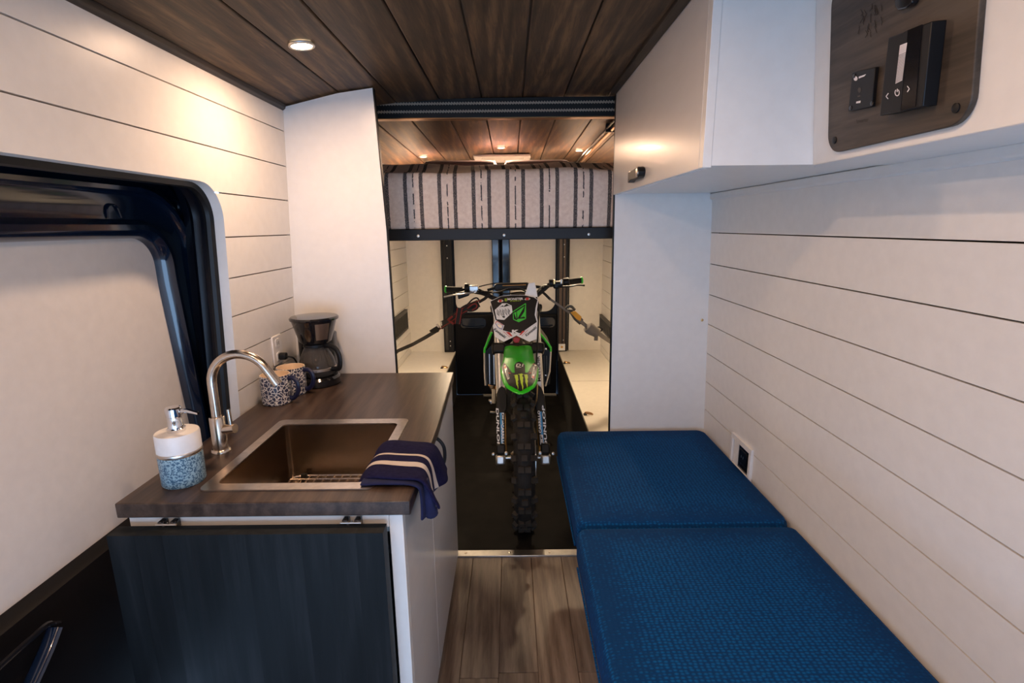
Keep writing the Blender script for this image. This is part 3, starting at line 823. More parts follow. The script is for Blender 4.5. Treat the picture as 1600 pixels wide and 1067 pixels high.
# ------------------------------------------------------------------ bench
BBX = .315
bb = thing('bench_box', (.55, .9, 0), 'white bench box under the blue cushions', 'bench')
MB().box((BBX-.007, -.3, .0), (BBX, 2.21, .435)).build('front_panel', M['white'], bb)
MB().box((BBX+.0005, -.3, .40), (.862, 2.21, .435)).build('lid', M['white'], bb, bev=.002)
MB().box((BBX+.0005, -.30, .0), (.862, -.285, .399)).build('end_panel', M['white'], bb)
def cushion(y0, y1, x0, lab, rc):
    t = thing('bench_cushion', (.53, (y0+y1)/2, .435), lab, 'cushion', 'blue bench cushions')
    nx, ny = 14, 16
    z0, z1 = .436, .552
    c = MB()
    out = rrect(x0, y0, .862, y1, rc, 6)
    def ring(inset, z):
        r2 = max(.004, rc-inset)
        return [Vector((x, y, z)) for x, y in rrect(x0+inset, y0+inset, .862-inset, y1-inset, r2, 6)]
    levels = [(.012, z0), (.003, z0+.010), (0, z0+.03), (0, z1-.034), (.003, z1-.018), (.010, z1-.007), (.022, z1-.0015), (.05, z1), (.14, z1+.004)]
    vs = []; n = len(out)
    for ins, z in levels: vs += ring(ins, z)
    fs = [(k*n+a, k*n+(a+1) % n, (k+1)*n+(a+1) % n, (k+1)*n+a) for k in range(len(levels)-1) for a in range(n)]
    fs.append(tuple(range(n))[::-1]); fs.append(tuple(range((len(levels)-1)*n, len(levels)*n)))
    c.add(vs, fs).build('cover', M['cushion'], t, smooth=True)
    MB().tube([(x0-.001, y0+.05, z0+.012), (x0-.001, y1-.06, z0+.012)], .003, 6).build('piping', M['cushion'], t, smooth=True)
cushion(1.437, 2.205, .196, 'blue woven bench cushion against the white partition', .045)
cushion(-.28, 1.434, .190, 'long blue woven bench cushion nearest the camera', .03)
# recessed outlet box in the right wall
nb = thing('outlet_box', (.862, 1.82, .53), 'white framed recessed black outlet in the wall above the bench', 'outlet')
y0, y1, z0, z1 = NICHE
xw = xr(.59)
fr = MB()
fr.box((xw-.012, y0-.008, z1-.012), (xw+.001, y1+.008, z1+.006)); fr.box((xw-.012, y0-.008, z0-.006), (xw+.001, y1+.008, z0+.010)); fr.box((xw-.012, y0-.008, z0+.01), (xw+.001, y0+.008, z1-.012)); fr.box((xw-.012, y1-.008, z0+.01), (xw+.001, y1+.008, z1-.012))
fr.build('frame', M['soap_white'], nb, bev=.002)
MB().box((xw-.003, y0+.006, z0+.008), (xw-.0005, y1-.006, z1-.010)).build('back_plate', M['black_gloss'], nb)
MB().box((xw-.005, y1-.05, z0+.009), (xw-.003, y1-.012, z1-.012)).build('side_lining', M['soap_white'], nb)
MB().prism([(xw-.003, y, z) for y, z in rrect(y0+.03, z0+.035, y1-.06, z1-.03, .01, 4)], (-.004, 0, 0)).build('receptacle', M['navy_dark'], nb, bev=.002)
for yy in (1.80, 1.815): MB().box((xw-.0082, yy, .59), (xw-.007, yy+.003, .60)).build('slot', M['alu'], nb)

# ------------------------------------------------------------------ overhead cabinet and soffit
oc = thing('overhead_cabinet', (.63, 1.7, 1.57), 'white overhead cabinet with a glossy door above the bench', 'cabinet')
MB().prism([(.440, 1.192, 1.575), (.860, 1.192, 1.575), (.860, 1.192, 1.88), (.74, 1.192, 1.915), (.58, 1.192, 1.948), (.440, 1.192, 1.960)], (0, 2.205-1.192, 0)).build('carcass', M['white'], oc)
dd_ = MB().box((.420, 1.215, 1.571), (.4385, 2.204, 1.958)).build('door', M['gloss_white'], oc, bev=.0015)
MB().box((.420, 1.190, 1.571), (.4395, 1.2135, 1.960)).build('end_stile', M['white'], oc, bev=.001)
la = MB().prism([(.4195, y, z) for y, z in [(1.845, 1.592), (1.845, 1.622), (1.69, 1.628)] + [(1.665 + .017*math.cos(a), 1.6115 + .0175*math.sin(a)) for a in [math.pi/2 - math.pi*k/8 for k in range(9)]] + [(1.69, 1.596)]], (-.016, 0, 0)) if False else None
lx = .4195
lat = MB().prism([(lx, 1.705, 1.628), (lx, 1.845, 1.624), (lx, 1.845, 1.590), (lx, 1.83, 1.590), (lx, 1.81, 1.596), (lx, 1.705, 1.594), (lx, 1.690, 1.600), (lx, 1.685, 1.611), (lx, 1.690, 1.622)], (-.020, 0, 0)).build('latch', M['black'], dd_, bev=.002)
MB().lathe([(.013, 0), (.013, .003), (.009, .004), (0, .004)], (lx-.020, 1.708, 1.611), 18, (-1, 0, 0)).build('latch_button', M['steel'], lat, smooth=True)
# soffit box that carries the control panel (front face leans in)
def xs_(z): return .662 - .095*(z-1.572)
sf = struct(MB().prism([(xs_(1.572), Y0, 1.572), (xs_(1.94), Y0, 1.94), (.88, Y0, 1.88), (.86, Y0, 1.572)], (0, 1.1915-Y0, 0)), 'wall_soffit_right', M['white'], 'white overhead box along the wall carrying the control panel', bev=.002)

# control panel
cp = thing('control_panel', (.65, .95, 1.59), 'grey wood control panel with black switches on the overhead box', 'control panel')
def face(y, z, off):      # a point on the soffit face, off metres in front of it
    n = Vector((-1, 0, -.095)).normalized()
    return Vector((xs_(z), y, z)) + n*off
def slab(pts, o0, o1):
    a = [face(y, z, o0) for y, z in pts]; b_ = [face(y, z, o1) for y, z in pts]
    n = len(a)
    return MB().add(a+b_, [tuple(range(n)), tuple(range(n, 2*n))[::-1]] + [(i, (i+1) % n, n+(i+1) % n, n+i) for i in range(n)])
def fpx(u, v):            # pixel of the panel area -> (y, z) on the soffit face
    p = onP(u, v, (xs_(1.572), 0, 1.572), (1, 0, .095)); return (p.y, p.z)
slab(rrect(.783, 1.588, 1.122, 1.895, .038, 8), 0.0, .010).build('plate', M['plate_wood'], cp, bev=.0015)
for y, z in ((.808, 1.612), (1.098, 1.612), (1.098, 1.872), (.808, 1.872)):
    p = face(y, z, .010); screw(p, cp, M['black'], (-1, 0, -.095), .007)
md = slab([fpx(*q) for q in ((1346, 112), (1383, 103), (1377, 165), (1339, 173))], .010, .017).build('inverter_remote', M['black'], cp, bev=.001)
for q in ((1350, 117), (1378, 160), (1344, 167)):
    p = fpx(*q); screw(face(p[0], p[1], .017), md, M['black_gloss'], (-1, 0, -.095), .004)
def fm(u, v, off):
    y, z = fpx(u, v); return face(y, z, off)
decal_poly('mark', [(1352 + 3.2*math.cos(a), 121 + 3.6*math.sin(a)) for a in [k*.5 for k in range(13)]], fm, M['display'], md, .0175)
decal_poly('mark', [(1357, 118), (1369, 114), (1366, 117.5), (1357, 121)], fm, M['display'], md, .0175)
decal_poly('mark', [(1358 + 2.6*math.cos(a), 139 + 4.2*math.sin(a)) for a in [k*.5 for k in range(13)]], fm, M['plate_wood'], md, .0175)
decal_poly('mark', [(1355, 148), (1359.5, 147), (1359.5, 149), (1355, 150)], fm, M['plate_wood'], md, .0175)
decal_poly('mark', [(1353, 157), (1360, 155.5), (1359.5, 159), (1352.5, 160)], fm, M['display'], md, .0175)
# heater / light controller: tall glossy block with a split face
hc = slab([fpx(*q) for q in ((1419, 56), (1491, 29), (1475, 163), (1404, 178))], .010, .032).build('wall_controller', M['black'], cp, bev=.0015)
slab([fpx(*q) for q in ((1436, 52), (1453, 43), (1440, 170), (1424, 174))], .0322, .0335).build('centre_strip', M['black'], hc)
slab([fpx(*q) for q in ((1453.5, 43), (1476, 34), (1464, 163), (1440.5, 169))], .0322, .0330).build('glass_face', M['black_gloss'], hc)
for k in range(26):
    t0 = k/26; t1 = t0 + (.036 if k < 6 else .024)
    A = lambda t: (1440.3 - 8*t, 67 + 61*t); B = lambda t: (1452.3 - 8.5*t, 62.5 + 60*t)
    decal_poly('level_bar', [A(t0), B(t0), B(t1), A(t1)], fm, M['display'], hc, .0340)
def stroke(name, pts, w, mp, mat, parent, off):
    for (a, b_), (c, d) in zip(pts, pts[1:]):
        L = math.hypot(c-a, d-b_) or 1; nx, ny = -(d-b_)/L*w/2, (c-a)/L*w/2
        decal_poly(name, [(a+nx, b_+ny), (c+nx, d+ny), (c-nx, d-ny), (a-nx, b_-ny)], mp, mat, parent, off)
stroke('arrow_mark', [(1420.5, 142), (1416.5, 147), (1420, 151)], 1.4, fm, M['display'], hc, .0335)
stroke('arrow_mark', [(1452, 130.5), (1455.5, 135), (1452, 140)], 1.4, fm, M['display'], hc, .0340)
stroke('power_mark', [(1435.5 + 3.6*math.cos(a), 141 + 5*math.sin(a)) for a in [-1.1 + k*.53 for k in range(11)]], 1.5, fm, M['display'], hc, .0342)
stroke('power_mark', [(1436, 135), (1435.5, 140)], 1.5, fm, M['display'], hc, .0342)
slab([fpx(*q) for q in ((1418, -30), (1448, -40), (1447, 2), (1438, 10), (1424, 14), (1419, 8))], .010, .022).build('rocker_switch', M['black_gloss'], cp, bev=.002)
# engraved lettering and line drawing
decal_text('engraving', 'Inverter', fm, (1357, 187), 19, 6, 10, M['engrave'], cp, .0106, 0)
random.seed(3)
for k in range(26):
    u = 1348 + random.random()*44; v = 4 + random.random()*44
    if v > 50 - abs(u-1365)*.9 + 4: continue
    stroke('engraving', [(u, v), (u+random.uniform(-3, 4), v+random.uniform(4, 9)), (u+random.uniform(-4, 3), v+random.uniform(9, 14))], 1.1, fm, M['engrave'], cp, .0106)

# ------------------------------------------------------------------ lamps
def puck(x, y, z, lab, power=PUCK_W, r=.034, tilt=0):
    t = thing('puck_light', (x, y, z), lab, 'ceiling light', 'recessed puck lights')
    ax = Vector((math.sin(tilt), 0, -math.cos(tilt)))
    MB().lathe([(r*.80, 0), (r, 0), (r*1.02, .002), (r*.98, .0045), (r*.84, .006), (r*.80, .004)], (x, y, z), 28, ax, False).build('bezel', M['alu'], t, smooth=True)
    MB().lathe([(r*.8, 0), (r*.8, .003), (0, .0035)], (x, y, z), 28, ax).build('lens', M['lens'], t, smooth=True)
    l = bpy.data.lights.new('puck_lamp', 'AREA'); l.shape = 'DISK'; l.size = r*1.5; l.spread = math.radians(176); l.energy = power; l.color = PUCK_COL
    lo = bpy.data.objects.new('puck_lamp', l); COL.objects.link(lo)
    lo.parent = t; lo.location = ax*.009
    lo.rotation_euler = (-ax).to_track_quat('Z', 'Y').to_euler()
puck(-.560, 1.545, ceil_z(-.56)-.002, 'lit puck light in the ceiling above the countertop', PUCK_W*1.2, .035, .10)
puck(-.56, .45, ceil_z(-.56)-.002, 'lit puck light added for fill above the sliding door, out of view', PUCK_W*.45, .035, .10)  # unseen puck, added as fill light
puck(.05, .62, ceil_z(.05)-.003, 'lit puck light added for fill over the bench, out of view', PUCK_W*.95, .035)  # added out of frame to fill the bench side
puck(-.20, -.35, ceil_z(-.2)-.003, 'lit puck light added for fill behind the camera, out of view', PUCK_W*1.7, .035)  # unseen lamp added for warm light from the front
for x, y, lab in ((-.575, 3.63, 'lit puck light over the bed, closest to the coffee maker side'), (-.056, 3.50, 'lit puck light over the middle of the bed'), (.460, 3.65, 'lit puck light over the bed beside the bronze bar')):
    puck(x, y, ceil_z(x, y)-.003, lab, PUCK_W*2.3, .030)

# ------------------------------------------------------------------ bed on its lift
zr = ceil_z(0)-.006
cb = thing('lift_crossbeam', (0, 2.30, 1.89), 'black crossbeam with two toothed belts under the ceiling before the bed', 'beam')
MB().box((-.70, 2.285, 1.888), (.70, 2.325, 1.964)).build('beam', M['black'], cb, bev=.002)
for z in (1.942, 1.912):
    bt = MB(); x = -.64
    while x < .64:
        bt.cbox((x, 2.2835, z), (.0055, .005, .0115), Matrix.Rotation(.5, 3, 'Y')); x += .0115
    bt.box((-.64, 2.2842, z-.003), (.64, 2.2849, z+.003))
    o = bt.build('toothed_belt', M['belt'], cb); o['kind'] = 'stuff'
MB().box((-.70, 2.284, 1.8845), (.70, 2.326, 1.8879)).build('bottom_flange', M['bronze'], cb)
MB().cbox((-.56, 2.27, 1.935), (.022, .02, .09)).build('bracket', M['black'], cb, bev=.003)
bd = thing('lift_bed', (0, 3.3, 1.39), 'raised bed platform with a black metal frame above the dirt bike', 'bed')
fb = MB().box((-.74, 2.345, 1.392), (.735, 2.385, 1.442)).build('front_beam', M['black'], bd, bev=.003)
for x in (-.41, -.03, .345): screw((x, 2.345, 1.412), fb, M['alu'], (0, -1, 0), .006)
for x in (-.74, .695): MB().box((x, 2.386, 1.392), (x+.04, 4.20, 1.442)).build('side_beam', M['black'], bd, bev=.003)
MB().box((-.695, 2.386, 1.43), (.69, 4.20, 1.4415)).build('deck', M['backing'], bd)
MB().box((-.72, 2.375, 1.4425), (.72, 4.18, 1.675)).build('mattress', M['soap_white'], bd, bev=.03, seg=4)
for x in (-.35, .35):  # unseen lamps, added to account for the light in the bike bay
    t = MB().lathe([(.045, 0), (.045, .01), (.03, .012)], (x, 3.2, 1.4295), 20, (0, 0, -1)).build('underside_lamp', M['lens'], bd)
    l = bpy.data.lights.new('underside_lamp_light', 'AREA'); l.shape = 'DISK'; l.size = .07; l.energy = 7.5; l.color = (1.0, .74, .48)
    lo = bpy.data.objects.new('underside_lamp_light', l); COL.objects.link(lo); lo.parent = bd; lo.location = Vector((x, 3.2, 1.412)) - wloc(bd)
# blanket draped over the front
def blanket():
    prof = [(2.368, 1.440), (2.362, 1.455), (2.3585, 1.50), (2.357, 1.56), (2.357, 1.62), (2.359, 1.650), (2.366, 1.672), (2.385, 1.684), (2.42, 1.688), (2.5, 1.692), (2.60, 1.712), (2.68, 1.738), (2.76, 1.752), (2.95, 1.752), (3.15, 1.72)]
    nx = 120; rows = []
    L = [0]
    for a, c in zip(prof, prof[1:]): L.append(L[-1] + math.hypot(c[0]-a[0], c[1]-a[1]))
    for k, (y, z) in enumerate(prof):
        row = []
        for i in range(nx+1):
            x = -.735 + 1.47*i/nx
            front = max(0, 1 - k/6)
            yy = y - .004*math.sin(x*9+1)*front - .003*math.sin(x*23)*front
            zz = z + (.005*math.sin(x*7+k) + .003*math.sin(x*19+k*1.3))*(1 if k > 6 else 0)
            if k == 0: zz += .004*math.sin(x*6+.5)
            if k in (7, 8, 9): zz += .004*math.sin(x*5.0)
            row.append(Vector((x, yy, zz)))
        rows.append(row)
    mb = MB().grid(rows); org = Vector((0, 2.6, 1.6))
    me = bpy.data.meshes.new('blanket'); me.from_pydata([tuple(v-org) for v in mb.v], [], mb.f); me.update()
    uvl = me.uv_layers.new(name='UVMap'); m_ = nx+1
    for p in me.polygons:
        p.use_smooth = True
        for li in p.loop_indices:
            vi = me.loops[li].vertex_index
            r = vi // m_
            sh = 0 if r < 8 else (.012*(r-7))
            uvl.data[li].uv = (-.735 + 1.47*(vi % m_)/nx + .0424 + sh*.5, L[r])
    me.materials.append(M['blanket'])
    o = bpy.data.objects.new('striped_blanket', me); COL.objects.link(o); o.location = org; WL[o.name] = org
    md_ = o.modifiers.new('solid', 'SOLIDIFY'); md_.thickness = .006; md_.offset = 1
    tag(o, 'cream blanket with grey stripes hanging over the front of the bed', 'blanket')
blanket()
def pillow(x0, x1, y, zc, lab):
    t = MB(); rows = []
    n = 14
    for s in (1, -1):
        rows = []
        for i in range(n+1):
            row = []
            for j in range(n+1):
                a, c = i/n*2-1, j/n*2-1
                h = (max(0, 1-abs(a)**14)*max(0, 1-abs(c)**4))**.5
                row.append(Vector(((x0+x1)/2 + a*(x1-x0)/2*(1-.04*c*c), y + c*.21*(1-.04*a*a), zc + (h*.062 if s > 0 else -h*.10) + .02*c)))
            rows.append(row)
        t.grid(rows)
    o = t.build('pillow', M['pillow'], smooth=True); tag(o, lab, 'pillow', 'mauve pillows on the bed')
pillow(-.555, -.062, 3.46, 1.797, 'mauve grey pillow lying flat on the bed, closest to the coffee maker side')
pillow(-.058, .385, 3.46, 1.795, 'mauve grey pillow lying flat on the bed, closest to the bronze bar')
# roof fan
fz = ceil_z(-.05, 3.9) - .004
rf = thing('roof_vent', (-.055, 3.93, fz), 'white square roof vent in the ceiling above the pillows', 'vent')
fr = MB(); x0, x1, y0, y1 = -.25, .14, 3.76, 4.12
fr.box((x0, y0, fz-.016), (x1, y0+.05, fz)); fr.box((x0, y1-.05, fz-.016), (x1, y1, fz)); fr.box((x0, y0+.05, fz-.016), (x0+.05, y1-.05, fz)); fr.box((x1-.05, y0+.05, fz-.016), (x1, y1-.05, fz))
fr.build('frame', M['soap_white'], rf, bev=.005)
MB().box((x0+.05, y0+.05, fz-.006), (x1-.05, y1-.05, fz-.002)).build('screen', M['soap_white'], rf)
# bronze bar along the ceiling over the bed
br = thing('lift_shaft', (.50, 3.5, 1.9), 'bronze metal bar running along the ceiling over the bed', 'bar')
za = ceil_z(.5, 2.7)-.030; zb_ = ceil_z(.5, 4.2)-.030
MB().tube([(.515, 2.45, za), (.515, 4.20, zb_)], .010, 12).build('shaft', M['bronze'], br, smooth=True)
MB().tube([(.490, 2.45, za+.004), (.490, 4.05, zb_+.006)], .005, 10).build('thin_rod', M['black'], br, smooth=True)
for y in (2.8, 4.18): MB().box((.485, y-.012, ceil_z(.5, y)-.045), (.53, y+.012, ceil_z(.5, y)-.004)).build('bracket', M['black'], br, bev=.003)
# lift rails at the rear corners
def lift_rail(x0, x1, lab, warm):
    t = thing('lift_rail', ((x0+x1)/2, 4.33, .4), lab, 'rail', 'black bed lift rails')
    MB().box((x0, 4.325, .402), (x1, 4.365, 1.90)).build('channel', M['black'], t, bev=.003)
    MB().box((x0+.014, 4.319, .42), (x0+.038, 4.3245, 1.90)).build('inner_strip', M['dark_bronze'] if warm else M['black_gloss'], t, bev=.001)
    MB().box((x0+.048, 4.319, .42), (x0+.066, 4.3245, 1.90)).build('inner_strip', M['dark_bronze'] if warm else M['black'], t, bev=.001)
    for z in (.46, .50, .95, 1.2, 1.3): screw(((x0+x1)/2+.01, 4.319, z), t, M['alu'], (0, -1, 0), .005)
    if warm:
        p = MB().box((x0+.012, 4.305, .412), (x0+.068, 4.3185, .468)).build('label_plate', M['soap_white'], t, bev=.001)
        MB().prism([((x0+.04) + .012*math.cos(a), 4.3048, .443 + .012*math.sin(a)) for a in [k*math.pi/2 + math.pi/2 for k in range(4)]], (0, -.0006, 0)).build('warning_mark', M['yellow'], p)
        MB().tube([(x1+.006, 4.32, .41), (x1+.007, 4.32, .8), (x1+.005, 4.32, 1.2), (x1+.007, 4.32, 1.9)], .006, 8).build('cable', M['black'], t, smooth=True)
lift_rail(-.578, -.492, 'black vertical lift rail beside the red strap', False)
lift_rail(.384, .470, 'black and bronze vertical lift rail beside the grey strap', True)

# ------------------------------------------------------------------ dirt bike
BX, BY = .060, 2.36
bk = thing('dirt_bike', (BX, BY, 0), 'green and black dirt bike strapped upright in the bay facing the camera', 'motorcycle')
def L_(x, y, z): return Vector((BX + x - .035*z, BY + y, z))
RK = .488
def fk(x, z, dy=0): return L_(x, (z-.345)*RK + dy, z)
# --- front wheel
AX = L_(0, 0, .345)
def wheel(c, R, w, nm, rows_n, detail=True):
    prof = [(R-.075, -w*.36), (R-.06, -w*.46), (R-.035, -w*.50), (R-.014, -w*.38), (R-.004, -w*.18), (R, 0), (R-.004, w*.18), (R-.014, w*.38), (R-.035, w*.50), (R-.06, w*.46), (R-.075, w*.36)]
    ti = MB().lathe([(r, h) for r, h in prof], c, 56, (1, 0, 0), False).build(nm, M['rubber'], bk, smooth=True)
    km = MB().box((-.0125, -.0125, -.006), (.0125, .0125, .013)).mesh('tread_knob', Vector()); km.materials.append(M['knob'])
    for k in range(rows_n):
        a = 2*math.pi*k/rows_n
        if k % 2: lst = [(-w*.16, R-.003, 0), (w*.16, R-.003, 0)]
        else: lst = [(-w*.42, R-.016, -.62), (w*.42, R-.016, .62), (0, R, 0)] if k % 4 == 0 else [(-w*.42, R-.016, -.62), (w*.42, R-.016, .62)]
        for x, r, tl in lst:
            p = Vector(c) + Vector((x, -r*math.sin(a), r*math.cos(a)))
            m_ = Matrix.Rotation(a, 3, 'X') @ Matrix.Rotation(tl, 3, 'Y')
            inst(km, 'tread_knob', p, ti, m_.to_euler())
    MB().lathe([(R-.082, -.018), (R-.070, -.022), (R-.070, .022), (R-.082, .018), (R-.088, 0), (R-.082, -.018)], c, 48, (1, 0, 0), False).build('rim', M['black'], bk, smooth=True)
    MB().lathe([(.022, -.06), (.035, -.045), (.022, -.03), (.020, .03), (.035, .045), (.022, .06)], c, 24, (1, 0, 0)).build('hub', M['alu'], bk, smooth=True)
    for k in range(18):
        a = 2*math.pi*k/18 + .1; s = .04 if k % 2 else -.04
        p0 = Vector(c) + Vector((s, .03*math.sin(a+.8), .03*math.cos(a+.8))); p1 = Vector(c) + Vector((s*.2, (R-.08)*math.sin(a), (R-.08)*math.cos(a)))
        MB().tube([p0, p1], .0018, 5).build('spoke', M['alu'], bk, smooth=True)
wheel(AX, .337, .094, 'front_tire', 44)
MB().tube([AX + Vector((-.135, 0, 0)), AX + Vector((.135, 0, 0))], .011, 12).build('front_axle', M['alu'], bk, smooth=True)
MB().lathe([(.06, 0), (.13, 0), (.13, .004), (.06, .004), (.06, 0)], AX + Vector((.055, 0, 0)), 36, (1, 0, 0), False).build('brake_disc', M['alu'], bk, smooth=True)
# --- fork
axis = (fk(0, 1.0) - fk(0, .4)).normalized()
fn = axis.cross(Vector((1, 0, 0))).normalized()
if fn.y > 0: fn = -fn
FP = L_(0, -.030, .345)
for s in (-1, 1):
    x = s*.098
    up = MB().tube([fk(x, .60), fk(x, .80), fk(x, 1.02)], [.022, .0225, .0225], 18).build('fork_tube', M['silver_paint'], bk, smooth=True)
    MB().tube([fk(x, .36), fk(x, .62)], .0215, 16).build('fork_slider', M['brass'], bk, smooth=True)
    lug = MB().cbox(AX + Vector((x*1.12, -.014, -.004)), (.050, .050, .052), Matrix.Rotation(-.35, 3, 'X')).build('axle_clamp', M['alu'], bk, bev=.012, seg=3)
    MB().cbox(AX + Vector((x*1.10, .0, .045)), (.045, .05, .05), Matrix.Rotation(-.45, 3, 'X')).build('fork_foot', M['bike_black'], bk, bev=.008)
    MB().lathe([(.009, 0), (.009, .012), (.004, .014)], AX + Vector((x*1.10 - s*.026, -.035, .040)), 12, (0, -1, .3)).build('pinch_bolt', M['alu'], bk, smooth=True)
    MB().lathe([(.008, 0), (.008, .012), (.004, .014)], AX + Vector((x*1.10 + s*.036, -.03, .034)), 12, (0, -1, .3)).build('pinch_bolt', M['alu'], bk, smooth=True)
    MB().cbox(fk(x, .835), (.072, .075, .055), Matrix.Rotation(-.45, 3, 'X')).build('triple_clamp', M['bike_black'], bk, bev=.012, seg=3)
MB().cbox(fk(0, .835), (.16, .06, .045), Matrix.Rotation(-.45, 3, 'X')).build('lower_yoke', M['bike_black'], bk, bev=.008)
MB().cbox(fk(0, 1.03), (.27, .07, .03), Matrix.Rotation(-.45, 3, 'X')).build('upper_yoke', M['black'], bk, bev=.01)
def fmp(u, v, off): return onP(u, v, FP, fn) + fn*off
GL = [(776, 615), (779, 607), (784, 602.5), (789, 606), (793, 618), (792.5, 638), (789, 646), (788.5, 698), (776.5, 698), (774.6, 640)]
GR = [(831, 613), (834, 604), (839, 599.5), (846, 605), (851, 618), (853, 640), (856.5, 697), (843, 697), (839, 646), (833, 631)]
for g, s in ((GL, -1), (GR, 1)):
    pts = [fmp(u, v, 0) for u, v in g]
    gd_ = MB().prism(pts, -fn*.040).build('fork_guard', M['bike_black'], bk, bev=.006, seg=3)
    if s < 0:
        decal_poly('print_band', [(781, 645), (786.6, 644.5), (786.3, 697), (783, 697)], fmp, M['bluep'], gd_, .0012)
        decal_poly('print_band', [(783.8, 645), (787.6, 645), (787.3, 662), (784.8, 662)], fmp, M['bike_white'], gd_, .0018)
        decal_text('lettering', 'DUNLOP', fmp, (778.0, 668), 60, 4.2, -88, M['bike_white'], gd_, .0024, .03, .2)
        decal_text('lettering', 'CARRILLO', fmp, (785.6, 680), 35, 4.0, -89, M['bike_white'], gd_, .0024, .03)
        decal_text('lettering', 'CP', fmp, (785.8, 653.5), 15, 3.2, -89, M['bike_black'], gd_, .0030, .03, .2)
    else:
        decal_poly('print_band', [(842.5, 643), (846.3, 643), (850, 694), (846.5, 695)], fmp, M['bluep'], gd_, .0012)
        decal_poly('print_band', [(843.5, 679), (848, 679), (849.5, 695), (844.3, 695.4)], fmp, M['bike_white'], gd_, .0018)
        decal_text('lettering', 'DUNLOP', fmp, (851.0, 666), 66, 4.4, 94, M['bike_white'], gd_, .0024, .03, .2)
        decal_text('lettering', 'CARRILLO', fmp, (843.0, 659), 35, 4.0, 94, M['bike_white'], gd_, .0024, .03)
        decal_text('lettering', 'CP', fmp, (846.2, 687), 14, 3.4, 94, M['bike_black'], gd_, .0030, .03, .2)
# lettered sleeve on the fork leg
sl = MB().prism([fmp(u, v, -.002) for u, v in ((837.3, 553), (844, 553), (846, 603), (839, 600))], -fn*.02).build('fork_sleeve', M['bike_white'], bk, bev=.004)
decal_text('lettering', 'METUDIR', fmp, (841.6, 576), 40, 5.0, 93, M['bike_black'], sl, .0015, .02)
# --- front fender: lofted skin, parametrised by pixel row
ST = [(615.5, 2.060, .770, .004), (611, 2.075, .778, .034), (604, 2.100, .789, .060), (597, 2.125, .798, .070), (590, 2.155, .806, .077), (578, 2.215, .821, .084), (567, 2.28, .834, .087), (560, 2.33, .841, .078), (552, 2.40, .850, .072), (543, 2.49, .860, .071), (535, 2.58, .868, .066)]
UC = 807.3
def fend(v, s):
    v = max(535, min(615.5, v))
    for a, c in zip(ST, ST[1:]):
        if c[0] <= v <= a[0]:
            t = (a[0]-v)/(a[0]-c[0]); y, z, w = (a[i]+(c[i]-a[i])*t for i in (1, 2, 3)); break
    xc = BX - .035*z + .001
    dr_ = .004 + .012*max(0, min(1, (604-v)/45))
    return Vector((xc + s*w, y, z - dr_*s*s))
rows = [[fend(max(v, 535 + 4.5*(1-abs(-1 + 2*j/16))), -1 + 2*j/16) for j in range(17)] for v in [535 + 80.5*i/34 for i in range(35)]]
fe = MB().grid(rows).build('front_fender', M['green'], bk, smooth=True, solid=.003)
def half_w(v):
    p = fend(v, 1); q = fend(v, -1)
    dd = CAM_R.transposed() @ (p - CAMP)
    return (p.x-q.x)/2 * F_PX / -dd.z
def fem(u, v, off):
    s = max(-1, min(1, (u-UC)/max(1, half_w(v))))
    return fend(v, s) + Vector((0, -.5, .85))*(off+.0025)
def fpatch(name, L, mat, off, nv=16, ns=8):
    """L(v) -> (uL, uR); rows from v0 to v1"""
    v0, v1, f = L
    rows = []
    for i in range(nv+1):
        v = v0 + (v1-v0)*i/nv; a, c = f(v)
        rows.append([fem(a + (c-a)*j/ns, v, off) for j in range(ns+1)])
    return MB().grid(rows).build(name, mat, fe, smooth=True)
def lin(pts):
    def g(v):
        for (va, a), (vb, c) in zip(pts, pts[1:]):
            if va <= v <= vb: return a + (c-a)*(v-va)/(vb-va)
        return pts[0][1] if v < pts[0][0] else pts[-1][1]
    return g
bl = lin([(558, 783), (567, 779.5), (590, 785), (601, 789.5), (612, 806)]); br_ = lin([(556, 833), (567, 836), (590, 831.5), (601, 825.5), (612, 808)])
gl = lin([(558, 783.5), (580, 796), (581, 806.9)]); gr = lin([(558, 832), (580, 819.5), (581, 807.1)])
fpatch('fender_graphic', (580.5, 612, lambda v: (bl(v), br_(v))), M['bike_black'], .0006, 18, 12)
fpatch('fender_graphic', (558, 580.5, lambda v: (bl(v), gl(v))), M['bike_black'], .0006)
fpatch('fender_graphic', (558, 580.5, lambda v: (gr(v), br_(v))), M['bike_black'], .0006)
cl = lin([(562, 807), (563, 803), (567, 799.5), (580.5, 799.5)]); cr = lin([(562, 807.5), (563, 812), (567, 816), (580.5, 816)])
fpatch('fender_graphic', (562, 580.5, lambda v: (cl(v), cr(v))), M['bike_black'], .0009)
for k, (pts) in enumerate(([(783.5, 565), (790, 580), (793, 581), (786.5, 563)], [(832, 563), (825, 580), (822, 581), (829, 562)])):
    decal_poly('red_accent', pts, fem, M['red'], fe, .0013)
decal_poly('oval_sticker', [(783.4, 565.4), (786.2, 565), (788, 571), (791.2, 589), (788, 591), (785.5, 580)], fem, M['bike_white'], fe, .0020)
decal_poly('oval_sticker', [(834.6, 563.4), (831.8, 563), (829, 571), (825.4, 588), (828, 590.5), (831.3, 580)], fem, M['bike_white'], fe, .0020)
decal_poly('red_dot', [(785.2 + 1.8*math.cos(a), 568.5 + 2.6*math.sin(a)) for a in [k*.7 for k in range(9)]], fem, M['red'], fe, .0026)
decal_poly('red_dot', [(828 + 1.8*math.cos(a), 586.5 + 2.4*math.sin(a)) for a in [k*.7 for k in range(9)]], fem, M['red'], fe, .0026)
decal_text('lettering', 'RENTHAL', fem, (788.2, 581), 15, 2.6, -76, M['bike_black'], fe, .0026)
